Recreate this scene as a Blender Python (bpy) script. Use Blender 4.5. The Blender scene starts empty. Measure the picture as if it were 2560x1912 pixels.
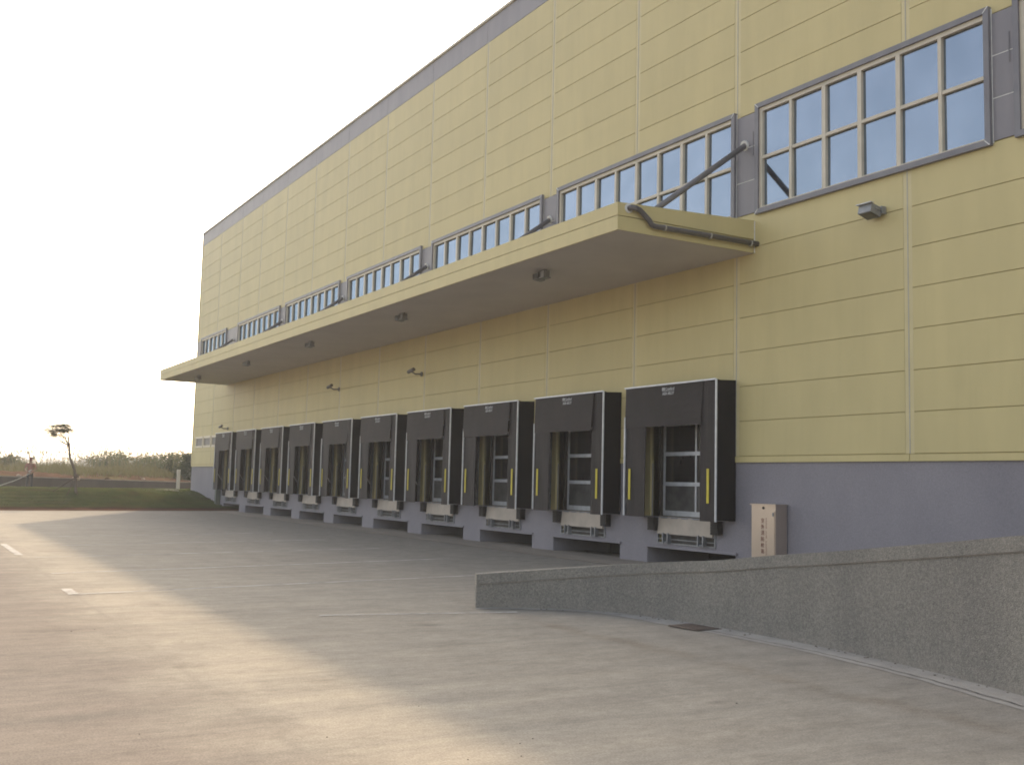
import bpy, bmesh, math, random
from mathutils import Vector, Matrix, noise
R = math.radians
C = bpy.context.scene.collection
S = 0.82            # metres per modelling unit (one unit = height of one cladding panel)
random.seed(7)

# ------------------------------------------------------------------ camera
FPX, PW = 2650.9, 2560.0
YAW, PITCH, ROLL = 1.04562, 0.0956260, 0.0249399
CAMZ = 2.363
fw = Vector((-math.sin(YAW)*math.cos(PITCH), math.cos(YAW)*math.cos(PITCH), math.sin(PITCH)))
r0 = fw.cross(Vector((0, 0, 1))).normalized(); u0 = r0.cross(fw)
rt = math.cos(ROLL)*r0 + math.sin(ROLL)*u0; up = -math.sin(ROLL)*r0 + math.cos(ROLL)*u0
cam = bpy.data.cameras.new('camera'); co = bpy.data.objects.new('camera', cam); C.objects.link(co)
cam.sensor_width = 36; cam.lens = 36*FPX/PW; cam.clip_end = 8000; cam.clip_start = .1
co.matrix_world = Matrix.Translation((0, 0, CAMZ*S)) @ Matrix((rt, up, -fw)).transposed().to_4x4()
bpy.context.scene.camera = co

# ------------------------------------------------------------------ sky, sun, exposure
SUN = Vector((-34.5, 15.8, 22.15)).normalized()
EL = math.asin(SUN.z); AZ = math.atan2(SUN.x, SUN.y)     # azimuth clockwise from +Y
w = bpy.data.worlds.new('World'); bpy.context.scene.world = w; w.use_nodes = True
nt = w.node_tree; nt.nodes.clear()
sky = nt.nodes.new('ShaderNodeTexSky'); sky.sky_type = 'NISHITA'; sky.sun_disc = False
sky.sun_elevation = EL; sky.sun_rotation = AZ
sky.altitude = 0; sky.air_density = 1.0; sky.dust_density = 3.0; sky.ozone_density = 1.0
bg = nt.nodes.new('ShaderNodeBackground'); bg.inputs[1].default_value = 0.15
ou = nt.nodes.new('ShaderNodeOutputWorld')
wb = nt.nodes.new('ShaderNodeMix'); wb.data_type = 'RGBA'; wb.blend_type = 'MULTIPLY'; wb.inputs[0].default_value = 1
wb.inputs[7].default_value = (1.0, .945, .86, 1)      # hazy, dusty air: warmer than a clear sky
hs = nt.nodes.new('ShaderNodeHueSaturation'); hs.inputs['Saturation'].default_value = .68
nt.links.new(sky.outputs[0], hs.inputs['Color']); nt.links.new(hs.outputs[0], wb.inputs[6]); nt.links.new(wb.outputs[2], bg.inputs[0]); nt.links.new(bg.outputs[0], ou.inputs[0])
sl = bpy.data.lights.new('sun', 'SUN'); sl.energy = 1.4; sl.angle = R(.85); sl.color = (1.0, .78, .52)
so = bpy.data.objects.new('sun', sl); C.objects.link(so)
so.rotation_euler = (-SUN).to_track_quat('-Z', 'Y').to_euler()
vs = bpy.context.scene.view_settings
vs.view_transform = 'Standard'; vs.look = 'None'; vs.gamma = 1; vs.exposure = 1.42; vs.use_curve_mapping = False
bpy.context.scene.cycles.filter_width = 1.8
bpy.context.scene.cycles.max_bounces = 8
bpy.context.scene.cycles.volume_bounces = 1
HAZE = 0.0009

# ------------------------------------------------------------------ materials
class NT:
    def __init__(s, m): s.t = m.node_tree; s.n = s.t.nodes; s.l = s.t.links
    def node(s, ty, ins=None, **kw):
        n = s.n.new(ty)
        for k, v in kw.items(): setattr(n, k, v)
        for k, v in (ins or {}).items():
            if hasattr(v, 'is_linked') or isinstance(v, bpy.types.NodeSocket): s.l.new(v, n.inputs[k])
            else: n.inputs[k].default_value = v
        return n
    def math(s, op, a, b=0.0, c=None, clamp=False):
        n = s.n.new('ShaderNodeMath'); n.operation = op; n.use_clamp = clamp
        for i, v in enumerate((a, b) if c is None else (a, b, c)):
            if isinstance(v, bpy.types.NodeSocket): s.l.new(v, n.inputs[i])
            else: n.inputs[i].default_value = v
        return n.outputs[0]
    def mix(s, f, a, b, mode='MIX'):
        n = s.n.new('ShaderNodeMix'); n.data_type = 'RGBA'; n.blend_type = mode
        for i, v in ((0, f), (6, a), (7, b)):
            if isinstance(v, bpy.types.NodeSocket): s.l.new(v, n.inputs[i])
            elif i == 0: n.inputs[0].default_value = v
            else: n.inputs[i].default_value = (*v[:3], 1)
        return n.outputs[2]
    def pos(s, stretch=(1, 1, 1), rot=0.0):
        g = s.n.new('ShaderNodeNewGeometry')
        m = s.n.new('ShaderNodeMapping'); m.inputs['Scale'].default_value = stretch; m.inputs['Rotation'].default_value = (0, 0, rot)
        s.l.new(g.outputs['Position'], m.inputs['Vector']); return m.outputs[0]
    def noise(s, vec, scale, detail=5, rough=.6, lo=.35, hi=.65):
        n = s.node('ShaderNodeTexNoise', {'Vector': vec, 'Scale': scale, 'Detail': detail, 'Roughness': rough})
        r = s.node('ShaderNodeMapRange', {'Value': n.outputs[0], 'From Min': lo, 'From Max': hi}); return r.outputs[0]

def newmat(name):
    m = bpy.data.materials.new(name); m.use_nodes = True
    t = NT(m); b = t.n['Principled BSDF']; return m, t, b

def mat(name, c1, c2=None, scale=1.5, stretch=(1, 1, 1), rough=.6, bump=0, bscale=60, rand=0, metallic=0, spec=.5, fine=0, fscale=90):
    m, t, b = newmat(name)
    c2 = c2 or tuple(x*.88 for x in c1)
    p = t.pos(stretch)
    col = t.mix(t.noise(p, scale), c1, c2)
    if fine:
        f = t.noise(t.pos(), fscale, 2, .7, .3, .7)
        col = t.mix(fine, col, t.mix(f, (0.02, 0.02, 0.02), (1, 1, 1)), 'OVERLAY')
    if rand:
        oi = t.node('ShaderNodeObjectInfo')
        mr = t.node('ShaderNodeMapRange', {'Value': oi.outputs['Random'], 'To Min': 1-rand, 'To Max': 1+rand})
        hs = t.node('ShaderNodeHueSaturation', {'Color': col, 'Value': mr.outputs[0]}); col = hs.outputs[0]
    t.l.new(col, b.inputs['Base Color'])
    b.inputs['Roughness'].default_value = rough; b.inputs['Metallic'].default_value = metallic
    b.inputs['Specular IOR Level'].default_value = spec
    if bump:
        bn = t.node('ShaderNodeTexNoise', {'Vector': t.pos(), 'Scale': bscale, 'Detail': 3})
        bp = t.node('ShaderNodeBump', {'Height': bn.outputs[0], 'Strength': bump, 'Distance': .02})
        t.l.new(bp.outputs[0], b.inputs['Normal'])
    return m

M = {}
def panel_mat(name, c1, c2):
    m = mat(name, c1, c2, 1.1, (1, 1, .25), .55, .05, 30, .02, spec=.35); t = NT(m); b = t.n['Principled BSDF']; src = b.inputs['Base Color'].links[0].from_socket
    sk = t.noise(t.pos((5, 5, .22)), 1.0, 6, .7, .5, .78); bl = t.noise(t.pos(), .22, 4, .6, .4, .7)
    col = t.mix(t.math('MULTIPLY', sk, .13), src, tuple(x*.62 for x in c1)); col = t.mix(t.math('MULTIPLY', bl, .14), col, tuple(x*.75 for x in c1))
    t.l.new(col, b.inputs['Base Color']); return m
M['panel'] = panel_mat('cream_cladding', (.60, .495, .24), (.55, .455, .222))
M['panel_unused'] = mat('cream_cladding', (.60, .495, .235), (.55, .455, .218), 1.1, (1, 1, .25), .55, .05, 30, .022)
M['joint'] = mat('joint_flashing', (.61, .51, .27), (.56, .47, .25), 2, rough=.5)
M['seam'] = mat('silicone_seam', (.46, .42, .34), (.40, .365, .30), 5, rough=.6)
M['groove'] = mat('sealant_groove', (.38, .31, .14), (.33, .27, .12), 4, rough=.8)
M['grey'] = mat('grey_cladding', (.235, .215, .225), (.20, .185, .20), 1.5, (1, 1, .3), .5, .03, 30, .03)
M['trimgrey'] = mat('grey_frame_metal', (.19, .18, .19), (.16, .15, .165), 3, rough=.45)
M['cream'] = mat('cream_aluminium', (.60, .52, .40), (.53, .46, .35), 3, rough=.4)
M['white'] = mat('white_sealant', (.75, .73, .68), (.62, .60, .56), 8, rough=.6)
M['plinth'] = mat('lavender_grey_render', (.265, .243, .262), (.225, .207, .227), .6, (1, 1, .6), .8, .15, 40, 0, fine=.12, fscale=45)
M['soffit'] = mat('soffit_metal', (.57, .525, .49), (.52, .48, .45), .7, rough=.6)
M['fabric'] = mat('dark_shelter_fabric', (.036, .028, .028), (.026, .021, .021), 1.6, (1, 1, .6), .65, .1, 14, .12, spec=.3)
M['sidefab'] = mat('black_side_fabric', (.011, .008, .008), (.007, .006, .006), 2, rough=.8, spec=.2, bump=.1, bscale=10)
M['alu'] = mat('aluminium_trim', (.66, .66, .68), (.55, .55, .57), 6, rough=.4, metallic=.3)
M['yellow'] = mat('yellow_marker', (.62, .50, .03), (.55, .43, .03), 6, rough=.55)
M['rubber'] = mat('black_rubber', (.018, .014, .013), (.028, .022, .02), 8, rough=.75)
M['steel'] = mat('galvanised_steel', (.30, .30, .31), (.20, .20, .21), 6, rough=.5, metallic=.5)
M['lip'] = mat('beige_lip_steel', (.46, .385, .315), (.37, .31, .255), 2.2, rough=.55)
M['brown'] = mat('dark_brown_reveal', (.06, .045, .035), (.04, .032, .026), 3, rough=.6)
M['dark'] = mat('dark_interior', (.03, .028, .028), (.02, .018, .018), 2, rough=.9)
M['pit'] = mat('dirty_pit_concrete', (.13, .12, .115), (.08, .075, .07), 2, rough=.9)
M['pipe'] = mat('grey_pipe_paint', (.12, .105, .105), (.095, .085, .085), 4, rough=.4)
M['rod'] = mat('grey_rod_paint', (.16, .145, .15), (.13, .12, .12), 4, rough=.45)
M['lamp'] = mat('grey_lamp_housing', (.28, .28, .28), (.22, .22, .22), 8, rough=.45, metallic=.3)
M['cctv'] = mat('camera_housing', (.20, .17, .15), (.12, .11, .10), 8, rough=.5)
M['stainless'] = mat('brushed_stainless', (.60, .50, .42), (.52, .44, .38), 1.2, (1, 1, .4), .32, metallic=.85)
M['red'] = mat('red_lettering', (.23, .08, .06), (.18, .07, .05), 10, rough=.6)
M['lettering'] = mat('white_lettering', (.62, .62, .62), (.55, .55, .55), 10, rough=.6)
M['roof'] = mat('roof_metal', (.3, .3, .3), (.25, .25, .25), 1, rough=.5)
M['bark'] = mat('bark', (.13, .10, .075), (.08, .062, .048), 8, rough=.9)
M['stake'] = mat('weathered_stake_wood', (.09, .06, .045), (.06, .042, .032), 8, rough=.9)
M['soil'] = mat('red_soil', (.11, .058, .038), (.075, .042, .028), .8, rough=.95, bump=.6, bscale=3, spec=0.0)
M['rock'] = mat('pale_rock', (.42, .35, .27), (.30, .22, .16), 3, rough=.9)
M['whitepost'] = mat('white_post_paint', (.46, .44, .39), (.36, .34, .30), 4, rough=.7)
M['lowwall'] = mat('stained_concrete_wall', (.085, .07, .062), (.05, .043, .038), .7, (1, 1, .5), .9, .2, 8)
M['wallcap'] = mat('pale_wall_cap', (.30, .265, .235), (.22, .195, .17), 1, rough=.9)
M['shirt'] = mat('faded_red_shirt', (.33, .16, .13), (.27, .13, .11), 6, rough=.85)
M['trousers'] = mat('dark_trousers', (.035, .038, .05), (.028, .03, .04), 6, rough=.85)
M['skin'] = mat('skin', (.26, .14, .10), (.23, .125, .09), 10, rough=.6)
M['hair'] = mat('dark_hair', (.03, .02, .018), (.02, .015, .013), 10, rough=.7)
M['cap'] = mat('dull_red_cap', (.22, .07, .07), (.18, .06, .06), 10, rough=.8)
M['hose'] = mat('pale_hose', (.52, .50, .44), (.42, .40, .35), 4, rough=.5)
M['farwhite'] = mat('far_white_building', (.60, .62, .62), (.52, .54, .54), .2, rough=.7)
M['iron'] = mat('cast_iron', (.17, .13, .105), (.11, .085, .07), 8, rough=.7, metallic=.3)
M['guard'] = mat('green_guard_steel', (.10, .115, .09), (.07, .085, .07), 4, rough=.6)

def leafmat(name, c1, c2, c3):
    m, t, b = newmat(name)
    a = t.noise(t.pos(), .9, 3, .6, .35, .65); f = t.noise(t.pos(), 7, 2, .6, .35, .65)
    t.l.new(t.mix(f, t.mix(a, c1, c2), c3), b.inputs['Base Color'])
    b.inputs['Roughness'].default_value = .7; b.inputs['Specular IOR Level'].default_value = .25
    tr = t.node('ShaderNodeBsdfTranslucent'); tr.inputs[0].default_value = (*[x*1.1 for x in c2], 1)
    mx = t.node('ShaderNodeMixShader', {0: .3, 1: b.outputs[0], 2: tr.outputs[0]})
    t.l.new(mx.outputs[0], t.n['Material Output'].inputs[0]); return m
M['leaf'] = leafmat('bush_leaves', (.055, .075, .022), (.085, .10, .03), (.04, .05, .02))
M['leafdark'] = leafmat('dark_leaves', (.035, .05, .02), (.05, .065, .025), (.02, .03, .014))
M['reed'] = leafmat('dry_reeds', (.15, .13, .055), (.09, .095, .035), (.19, .145, .07))
M['turf'] = leafmat('turf_blades', (.055, .072, .02), (.08, .09, .026), (.036, .05, .015))

def glass_mat():
    m, t, b = newmat('reflective_blue_glass')
    p = t.pos()
    n = t.noise(p, .8, 2, .5)
    t.l.new(t.mix(n, (.225, .27, .335), (.265, .31, .38)), b.inputs['Base Color'])
    b.inputs['Metallic'].default_value = .95; b.inputs['Roughness'].default_value = .05; b.inputs['Specular Tint'].default_value = (.30, .36, .44, 1)
    bn = t.node('ShaderNodeTexNoise', {'Vector': p, 'Scale': .7, 'Detail': 1})
    bp = t.node('ShaderNodeBump', {'Height': bn.outputs[0], 'Strength': .05, 'Distance': .05}); t.l.new(bp.outputs[0], b.inputs['Normal'])
    return m
M['glass'] = glass_mat()
def pane_mat():
    m, t, b = newmat('dark_door_acrylic')
    t.l.new(t.mix(t.noise(t.pos(), 2, 3), (.014, .012, .012), (.03, .026, .026)), b.inputs['Base Color'])
    b.inputs['Roughness'].default_value = .12; b.inputs['IOR'].default_value = 1.6
    return m
M['pane'] = pane_mat()
def pale_acrylic_mat():
    m, t, b = newmat('pale_reflection_acrylic')
    t.l.new(t.mix(t.noise(t.pos(), 2.5, 4), (.05, .048, .048), (.11, .105, .10)), b.inputs['Base Color'])  # paler base colour stands in for reflected light on the bottom door panes
    b.inputs['Roughness'].default_value = .28
    return m
M['pale_acrylic'] = pale_acrylic_mat()

def yard_mat():
    m, t, b = newmat('yard_concrete')
    p = t.pos((1, 1, 1))
    sep = t.node('ShaderNodeSeparateXYZ', {0: p}); X, Y = sep.outputs[0], sep.outputs[1]
    big = t.noise(t.pos((1, .55, 1)), .16, 5, .62, .35, .66)
    streak = t.noise(t.pos((2.6, .28, 1), 0.10), .9, 6, .66, .34, .68)
    streak2 = t.noise(t.pos((7, .4, 1), 0.06), 1.1, 4, .7, .36, .7)
    col = t.mix(big, (.385, .348, .292), (.435, .380, .305))
    col = t.mix(t.math('MULTIPLY', streak, .8), col, (.285, .262, .225))
    col = t.mix(t.math('MULTIPLY', streak2, .42), col, (.46, .41, .33))
    mot = t.noise(t.pos((1.3, .7, 1), .1), 2.1, 7, .75, .35, .65)
    col = t.mix(.22, col, t.mix(mot, (.17, .16, .15), (.62, .60, .57)), 'OVERLAY')
    patch = t.noise(t.pos((1.5, .45, 1), .12), .5, 8, .75, .56, .70)
    col = t.mix(t.math('MULTIPLY', patch, .62), col, (.235, .205, .175))
    # rust-brown dribble line and slab seams running parallel to the building
    def band(v, centre, width, wob=.5):
        wv = t.math('MULTIPLY', t.math('SUBTRACT', t.node('ShaderNodeTexNoise', {'Vector': t.pos(), 'Scale': .35, 'Detail': 2}).outputs[0], .5), wob)
        d = t.math('DIVIDE', t.math('SUBTRACT', t.math('ADD', v, wv), centre), width)
        return t.math('EXPONENT', t.math('MULTIPLY', t.math('MULTIPLY', d, d), -1.0))
    rn = t.noise(t.pos(), 1.3, 5, .7, .38, .62)
    brown = t.math('MULTIPLY', t.math('MULTIPLY', band(Y, 9.9*S, .22*S, .9), rn), .55)
    brown = t.math('MULTIPLY', brown, t.node('ShaderNodeMapRange', {'Value': X, 'From Min': -19*S, 'From Max': -16*S}).outputs[0])
    col = t.mix(brown, col, (.19, .13, .075))
    sn = t.noise(t.pos(), .8, 4, .7, .42, .6)
    col = t.mix(t.math('MULTIPLY', t.math('MULTIPLY', band(Y, 3.25*S, .05*S, .12), sn), .22), col, (.2, .18, .16))
    col = t.mix(t.math('MULTIPLY', t.math('MULTIPLY', band(Y, 3.9*S, .35*S, .7), sn), .35), col, (.50, .43, .35))
    for cx, cy, rr in ((-16.2, 7.9, .28), (-11.9, 6.4, .22), (-13.7, 3.3, .35), (-20.5, 4.2, .4), (-12.2, 4.6, .2), (-30, 10, .8), (-45, 12, 1.2), (-9.3, 8.2, .2), (-14.2, 5.2, .14)):
        dx = t.math('DIVIDE', t.math('SUBTRACT', X, cx*S), rr*.5*S); dy = t.math('DIVIDE', t.math('SUBTRACT', Y, cy*S), rr*S)
        e = t.math('EXPONENT', t.math('MULTIPLY', t.math('ADD', t.math('MULTIPLY', dx, dx), t.math('MULTIPLY', dy, dy)), -1.5))
        col = t.mix(t.math('MULTIPLY', t.math('MULTIPLY', e, rn), .75), col, (.14, .12, .105))
    dock_shade = t.node('ShaderNodeMapRange', {'Value': t.math('ADD', Y, t.math('MULTIPLY', big, 2.0)), 'From Min': 6*S, 'From Max': 15*S, 'To Max': .8}).outputs[0]  # building's shade put into the concrete colour, deeper towards the wall
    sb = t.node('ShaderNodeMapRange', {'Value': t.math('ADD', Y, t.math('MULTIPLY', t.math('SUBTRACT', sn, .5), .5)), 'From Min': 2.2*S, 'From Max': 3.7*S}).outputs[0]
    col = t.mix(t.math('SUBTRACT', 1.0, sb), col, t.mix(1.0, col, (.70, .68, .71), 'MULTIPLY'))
    col = t.mix(dock_shade, col, t.mix(mot, (.155, .145, .13), (.225, .21, .19)))
    fine = t.noise(t.pos(), 55, 3, .75, .3, .7)
    mid = t.noise(t.pos((2.2, .8, 1), .1), 9, 5, .8, .36, .64)
    col = t.mix(.11, col, t.mix(mid, (.05, .05, .05), (.95, .95, .95)), 'OVERLAY')
    pit = t.noise(t.pos((1, .7, 1)), 20, 3, .7, .62, .70)
    col = t.mix(t.math('MULTIPLY', pit, .28), col, (.16, .145, .13))
    col = t.mix(.24, col, t.mix(fine, (0, 0, 0), (1, 1, 1)), 'OVERLAY')
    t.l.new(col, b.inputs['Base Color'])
    b.inputs['Roughness'].default_value = .95; b.inputs['Specular IOR Level'].default_value = .06
    bn = t.node('ShaderNodeTexNoise', {'Vector': t.pos((6, 1, 1)), 'Scale': 6, 'Detail': 6, 'Roughness': .7})
    bp = t.node('ShaderNodeBump', {'Height': bn.outputs[0], 'Strength': .25, 'Distance': .015}); t.l.new(bp.outputs[0], b.inputs['Normal'])
    return m
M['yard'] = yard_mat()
M['strip'] = mat('rough_gutter_concrete', (.26, .225, .185), (.19, .165, .14), 1.5, (.3, 1, 1), .9, .3, 20, fine=.15)
M['apron'] = mat('pale_cement_apron', (.36, .335, .30), (.27, .25, .225), 2.2, (1, 1, 1), .9, .3, 20, fine=.15)

def pebble_mat():
    m, t, b = newmat('exposed_pebble_render')
    p = t.pos()
    v = t.node('ShaderNodeTexVoronoi', {'Vector': p, 'Scale': 85.0}); 
    bw = t.node('ShaderNodeRGBToBW', {0: v.outputs['Color']})
    v2 = t.noise(p, 26, 3, .8, .35, .65)
    base = t.mix(t.noise(t.pos((1, 1, .35)), .9, 5), (.235, .215, .185), (.185, .17, .15))
    col = t.mix(.30, base, t.mix(bw.outputs[0], (.0, .0, .0), (1., 1., 1.)), 'OVERLAY')
    col = t.mix(.18, col, t.mix(v2, (0, 0, 0), (1, 1, 1)), 'OVERLAY')
    sep = t.node('ShaderNodeSeparateXYZ', {0: p})
    foot = t.node('ShaderNodeMapRange', {'Value': sep.outputs[2], 'From Min': 0.0, 'From Max': .22, 'To Min': .45, 'To Max': 0}).outputs[0]
    col = t.mix(t.math('MULTIPLY', foot, t.noise(p, 4, 4)), col, (.30, .26, .22))
    t.l.new(col, b.inputs['Base Color']); b.inputs['Roughness'].default_value = .85
    bp = t.node('ShaderNodeBump', {'Height': v.outputs['Distance'], 'Strength': .5, 'Distance': .01}); bp.invert = True
    t.l.new(bp.outputs[0], b.inputs['Normal']); return m
M['pebble'] = pebble_mat()

def paint_mat():
    m, t, b = newmat('worn_white_paint')
    t.l.new(t.mix(t.noise(t.pos(), 3, 4), (.62, .59, .54), (.52, .49, .45)), b.inputs['Base Color'])
    b.inputs['Roughness'].default_value = .8
    wear = t.noise(t.pos((1.5, .5, 1)), 2.2, 6, .75, .42, .62)
    tr = t.node('ShaderNodeBsdfTransparent')
    mx = t.node('ShaderNodeMixShader', {0: t.math('ADD', t.math('MULTIPLY', wear, .5), .15), 1: b.outputs[0], 2: tr.outputs[0]})
    t.l.new(mx.outputs[0], t.n['Material Output'].inputs[0]); return m
M['paint'] = paint_mat()

def lawn_mat():
    m, t, b = newmat('lawn_turf_rows')
    g = t.noise(t.pos(), 1.1, 5, .7); g2 = t.noise(t.pos(), .25, 3, .6)
    col = t.mix(g, (.036, .050, .015), (.062, .072, .024))
    col = t.mix(t.math('MULTIPLY', g2, .35), col, (.085, .08, .028))
    at = t.node('ShaderNodeAttribute', attribute_name='soil')  # bare soil plus painted shade lines of the row gaps
    col = t.mix(at.outputs['Fac'], col, (.06, .034, .02))
    t.l.new(col, b.inputs['Base Color']); b.inputs['Roughness'].default_value = .95; b.inputs['Specular IOR Level'].default_value = 0.0
    return m
M['lawn'] = lawn_mat()
def field_mat():
    m, t, b = newmat('field_soil')
    col = t.mix(t.noise(t.pos(), .5, 6, .7), (.105, .058, .038), (.07, .042, .028))
    col = t.mix(t.noise(t.pos(), .12, 5, .7, .5, .62), col, (.13, .12, .05))
    t.l.new(col, b.inputs['Base Color']); b.inputs['Roughness'].default_value = .95; b.inputs['Specular IOR Level'].default_value = 0.0
    return m
M['field'] = field_mat()

# ------------------------------------------------------------------ builders
ORG = {}
class MB:
    def __init__(s): s.v = []; s.f = []
    def add(s, vs, fs):
        o = len(s.v); s.v += [tuple(v) for v in vs]; s.f += [tuple(i+o for i in f) for f in fs]; return s
    def box(s, x0, x1, y0, y1, z0, z1):
        return s.add([(x0, y0, z0), (x1, y0, z0), (x1, y1, z0), (x0, y1, z0), (x0, y0, z1), (x1, y0, z1), (x1, y1, z1), (x0, y1, z1)],
                     [(0, 3, 2, 1), (4, 5, 6, 7), (0, 1, 5, 4), (1, 2, 6, 5), (2, 3, 7, 6), (3, 0, 4, 7)])
    def hexa(s, p): return s.add(p, [(0, 3, 2, 1), (4, 5, 6, 7), (0, 1, 5, 4), (1, 2, 6, 5), (2, 3, 7, 6), (3, 0, 4, 7)])
    def tube(s, pts, rad, n=8, cap=True):
        pts = [Vector(p) for p in pts]; rs = rad if isinstance(rad, (list, tuple)) else [rad]*len(pts)
        o = len(s.v); prev = None
        for i, p in enumerate(pts):
            d = (pts[min(i+1, len(pts)-1)]-pts[max(i-1, 0)]).normalized()
            a = prev if prev else (Vector((0, 0, 1)) if abs(d.z) < .9 else Vector((1, 0, 0)))
            u = (a - d*a.dot(d)).normalized(); prev = u; vv = d.cross(u)
            for k in range(n):
                t = 2*math.pi*k/n; s.v.append(tuple(p+(u*math.cos(t)+vv*math.sin(t))*rs[i]))
        for i in range(len(pts)-1):
            for k in range(n):
                a, b = o+i*n+k, o+i*n+(k+1) % n; s.f.append((a, b, b+n, a+n))
        if cap:
            s.f.append(tuple(o+k for k in range(n))[::-1]); e = o+(len(pts)-1)*n; s.f.append(tuple(e+k for k in range(n)))
        return s
    def disc(s, c, axis, r, h, n=14): a = Vector(axis).normalized(); return s.tube([Vector(c), Vector(c)+a*h], r, n)
    def build(s, name, m, parent=None, world=False, smooth=False, loc=None):
        me = bpy.data.meshes.new(name)
        o = ORG.get(parent.name, Vector()) if (parent and world) else Vector()
        if loc is not None: o = Vector(loc)
        me.from_pydata([((v[0]-o.x)*S, (v[1]-o.y)*S, (v[2]-o.z)*S) for v in s.v], [], s.f)
        me.materials.append(M[m] if isinstance(m, str) else m); me.validate(); me.update()
        if smooth: me.polygons.foreach_set('use_smooth', [True]*len(me.polygons))
        ob = bpy.data.objects.new(name, me); C.objects.link(ob)
        if parent: ob.parent = parent; ORG[ob.name] = ORG.get(parent.name, Vector())
        if loc is not None and not parent: ob.location = Vector(loc)*S; ORG[ob.name] = Vector(loc)
        return ob
def tag(o, label=None, cat=None, group=None, kind=None):
    if label: o['label'] = label
    if cat: o['category'] = cat
    if group: o['group'] = group
    if kind: o['kind'] = kind
    return o
def empty(name, loc, label, cat, group=None, rz=0):
    e = bpy.data.objects.new(name, None); e.empty_display_size = .3; C.objects.link(e)
    e.location = Vector(loc)*S; e.rotation_euler.z = rz; ORG[e.name] = Vector(loc)
    return tag(e, label, cat, group)
def copy_tree(o, parent=None):
    c = o.copy(); C.objects.link(c)
    if parent: c.parent = parent
    for ch in list(o.children): copy_tree(ch, c)
    return c
CACHE = {}
def pbox(name, x0, x1, y0, y1, z0, z1, m, parent):
    """a box-shaped piece; alike pieces share their mesh"""
    k = (name, round(x1-x0, 3), round(y1-y0, 3), round(z1-z0, 3), m)
    if k not in CACHE:
        a, b, c = (x1-x0)/2*S, (y1-y0)/2*S, (z1-z0)/2*S
        me = bpy.data.meshes.new(name); mb = MB().box(-a, a, -b, b, -c, c); me.from_pydata(mb.v, [], mb.f); me.materials.append(M[m]); CACHE[k] = me
    ob = bpy.data.objects.new(name, CACHE[k]); C.objects.link(ob); ob.parent = parent
    o = ORG.get(parent.name, Vector()); pl = ORG.get('loc:'+parent.name, o)
    ob.location = (Vector(((x0+x1)/2, (y0+y1)/2, (z0+z1)/2))-pl)*S
    ORG[ob.name] = o; ORG['loc:'+ob.name] = Vector(((x0+x1)/2, (y0+y1)/2, (z0+z1)/2))
    return ob
def cut(rect, holes):
    """rectangle minus rectangles -> rectangles (x0,x1,z0,z1)"""
    out = [rect]
    for h in holes:
        nxt = []
        for (a, b, c, d) in out:
            x0, x1, z0, z1 = max(a, h[0]), min(b, h[1]), max(c, h[2]), min(d, h[3])
            if x0 >= x1-1e-6 or z0 >= z1-1e-6: nxt.append((a, b, c, d)); continue
            if c < z0: nxt.append((a, b, c, z0))
            if z1 < d: nxt.append((a, b, z1, d))
            if a < x0: nxt.append((a, x0, z0, z1))
            if x1 < b: nxt.append((x1, b, z0, z1))
        out = nxt
    return [r for r in out if r[1]-r[0] > .004 and r[3]-r[2] > .004]
def at(px, d, z=None):
    """world point seen in photo column px (of 2212) at forward distance d, at height z"""
    v = fw + (px*PW/2212-1280)/FPX*rt - (1192-956)/FPX*up; v = Vector((v.x, v.y, 0)); v = v*d/ v.dot(Vector((fw.x, fw.y, 0)).normalized())
    return Vector((v.x, v.y, 0 if z is None else z))

# ------------------------------------------------------------------ ground
def sheet(name, poly, z, m, kind='structure'):
    mb = MB(); mb.add([(x, y, z) for x, y in poly], [tuple(range(len(poly)))])
    return tag(mb.build(name, m), kind=kind)
sheet('ground', [(-4000, -4000), (4000, -4000), (4000, 4000), (-4000, 4000)], -.14, 'field')
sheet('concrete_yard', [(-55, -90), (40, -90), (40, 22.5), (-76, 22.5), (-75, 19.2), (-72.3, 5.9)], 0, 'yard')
sheet('drain_strip', [(-79.2, 19.15), (-18.2, 19.15), (-18.2, 21.6), (-79.2, 21.6)], .006, 'strip')
gs = MB(); gs.box(-78, -18.2, 19.08, 19.14, -.02, .012)
tag(gs.build('drain_channel', 'iron'), kind='structure')

EDGE = lambda y: -72.3-.2*(y-5.9) if y > 5.9 else -72.3-.2*(y-5.9)*1.4
WALLX = lambda y: -88.85-.562*(y-7.1)
def sm(t): t = max(0, min(1, t)); return t*t*(3-2*t)
def lawn_h(x, y):
    s = EDGE(y)-x
    L = 5.4+7.4*sm((y-12.5)/8.5)
    h = 1.2*sm(s/L)+.05*noise.noise(Vector((x*.35, y*.35, 0)))*min(1, max(0, s))
    return h
mb = MB(); nu, nv = 110, 90; soil_shade = []
for j in range(nv+1):
    y = -32+64*j/nv
    for i in range(nu+1):
        f = (i/nu)**1.5; x0 = EDGE(y)+.05; x1 = WALLX(y)-.1
        x = x0+(x1-x0)*f; s = x0-x
        row = (s*1.55+.25*noise.noise(Vector((x*.2, y*.25, 3)))) % 1.0
        h = lawn_h(x, y)+.015+.22*(row if row < .8 else (1-row)*4)*min(1, s*2)*(1 if s < 7 else .3)
        n2 = noise.noise(Vector((x*.9, y*.5, 7)))
        so_ = max(sm((1.1-s+.6*n2)/.6), (.9 if row > .80 and n2 > -.25 and s < 6 else 0), sm((n2-.38)*5)*.6)  # bare soil, plus the shade lines of row gaps put into the mask
        mb.v.append((x, y, h)); soil_shade.append(so_)
for j in range(nv):
    for i in range(nu):
        a = j*(nu+1)+i; mb.f.append((a, a+nu+1, a+nu+2, a+1))
lawn = tag(mb.build('lawn', 'lawn', smooth=True), kind='structure')
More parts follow.
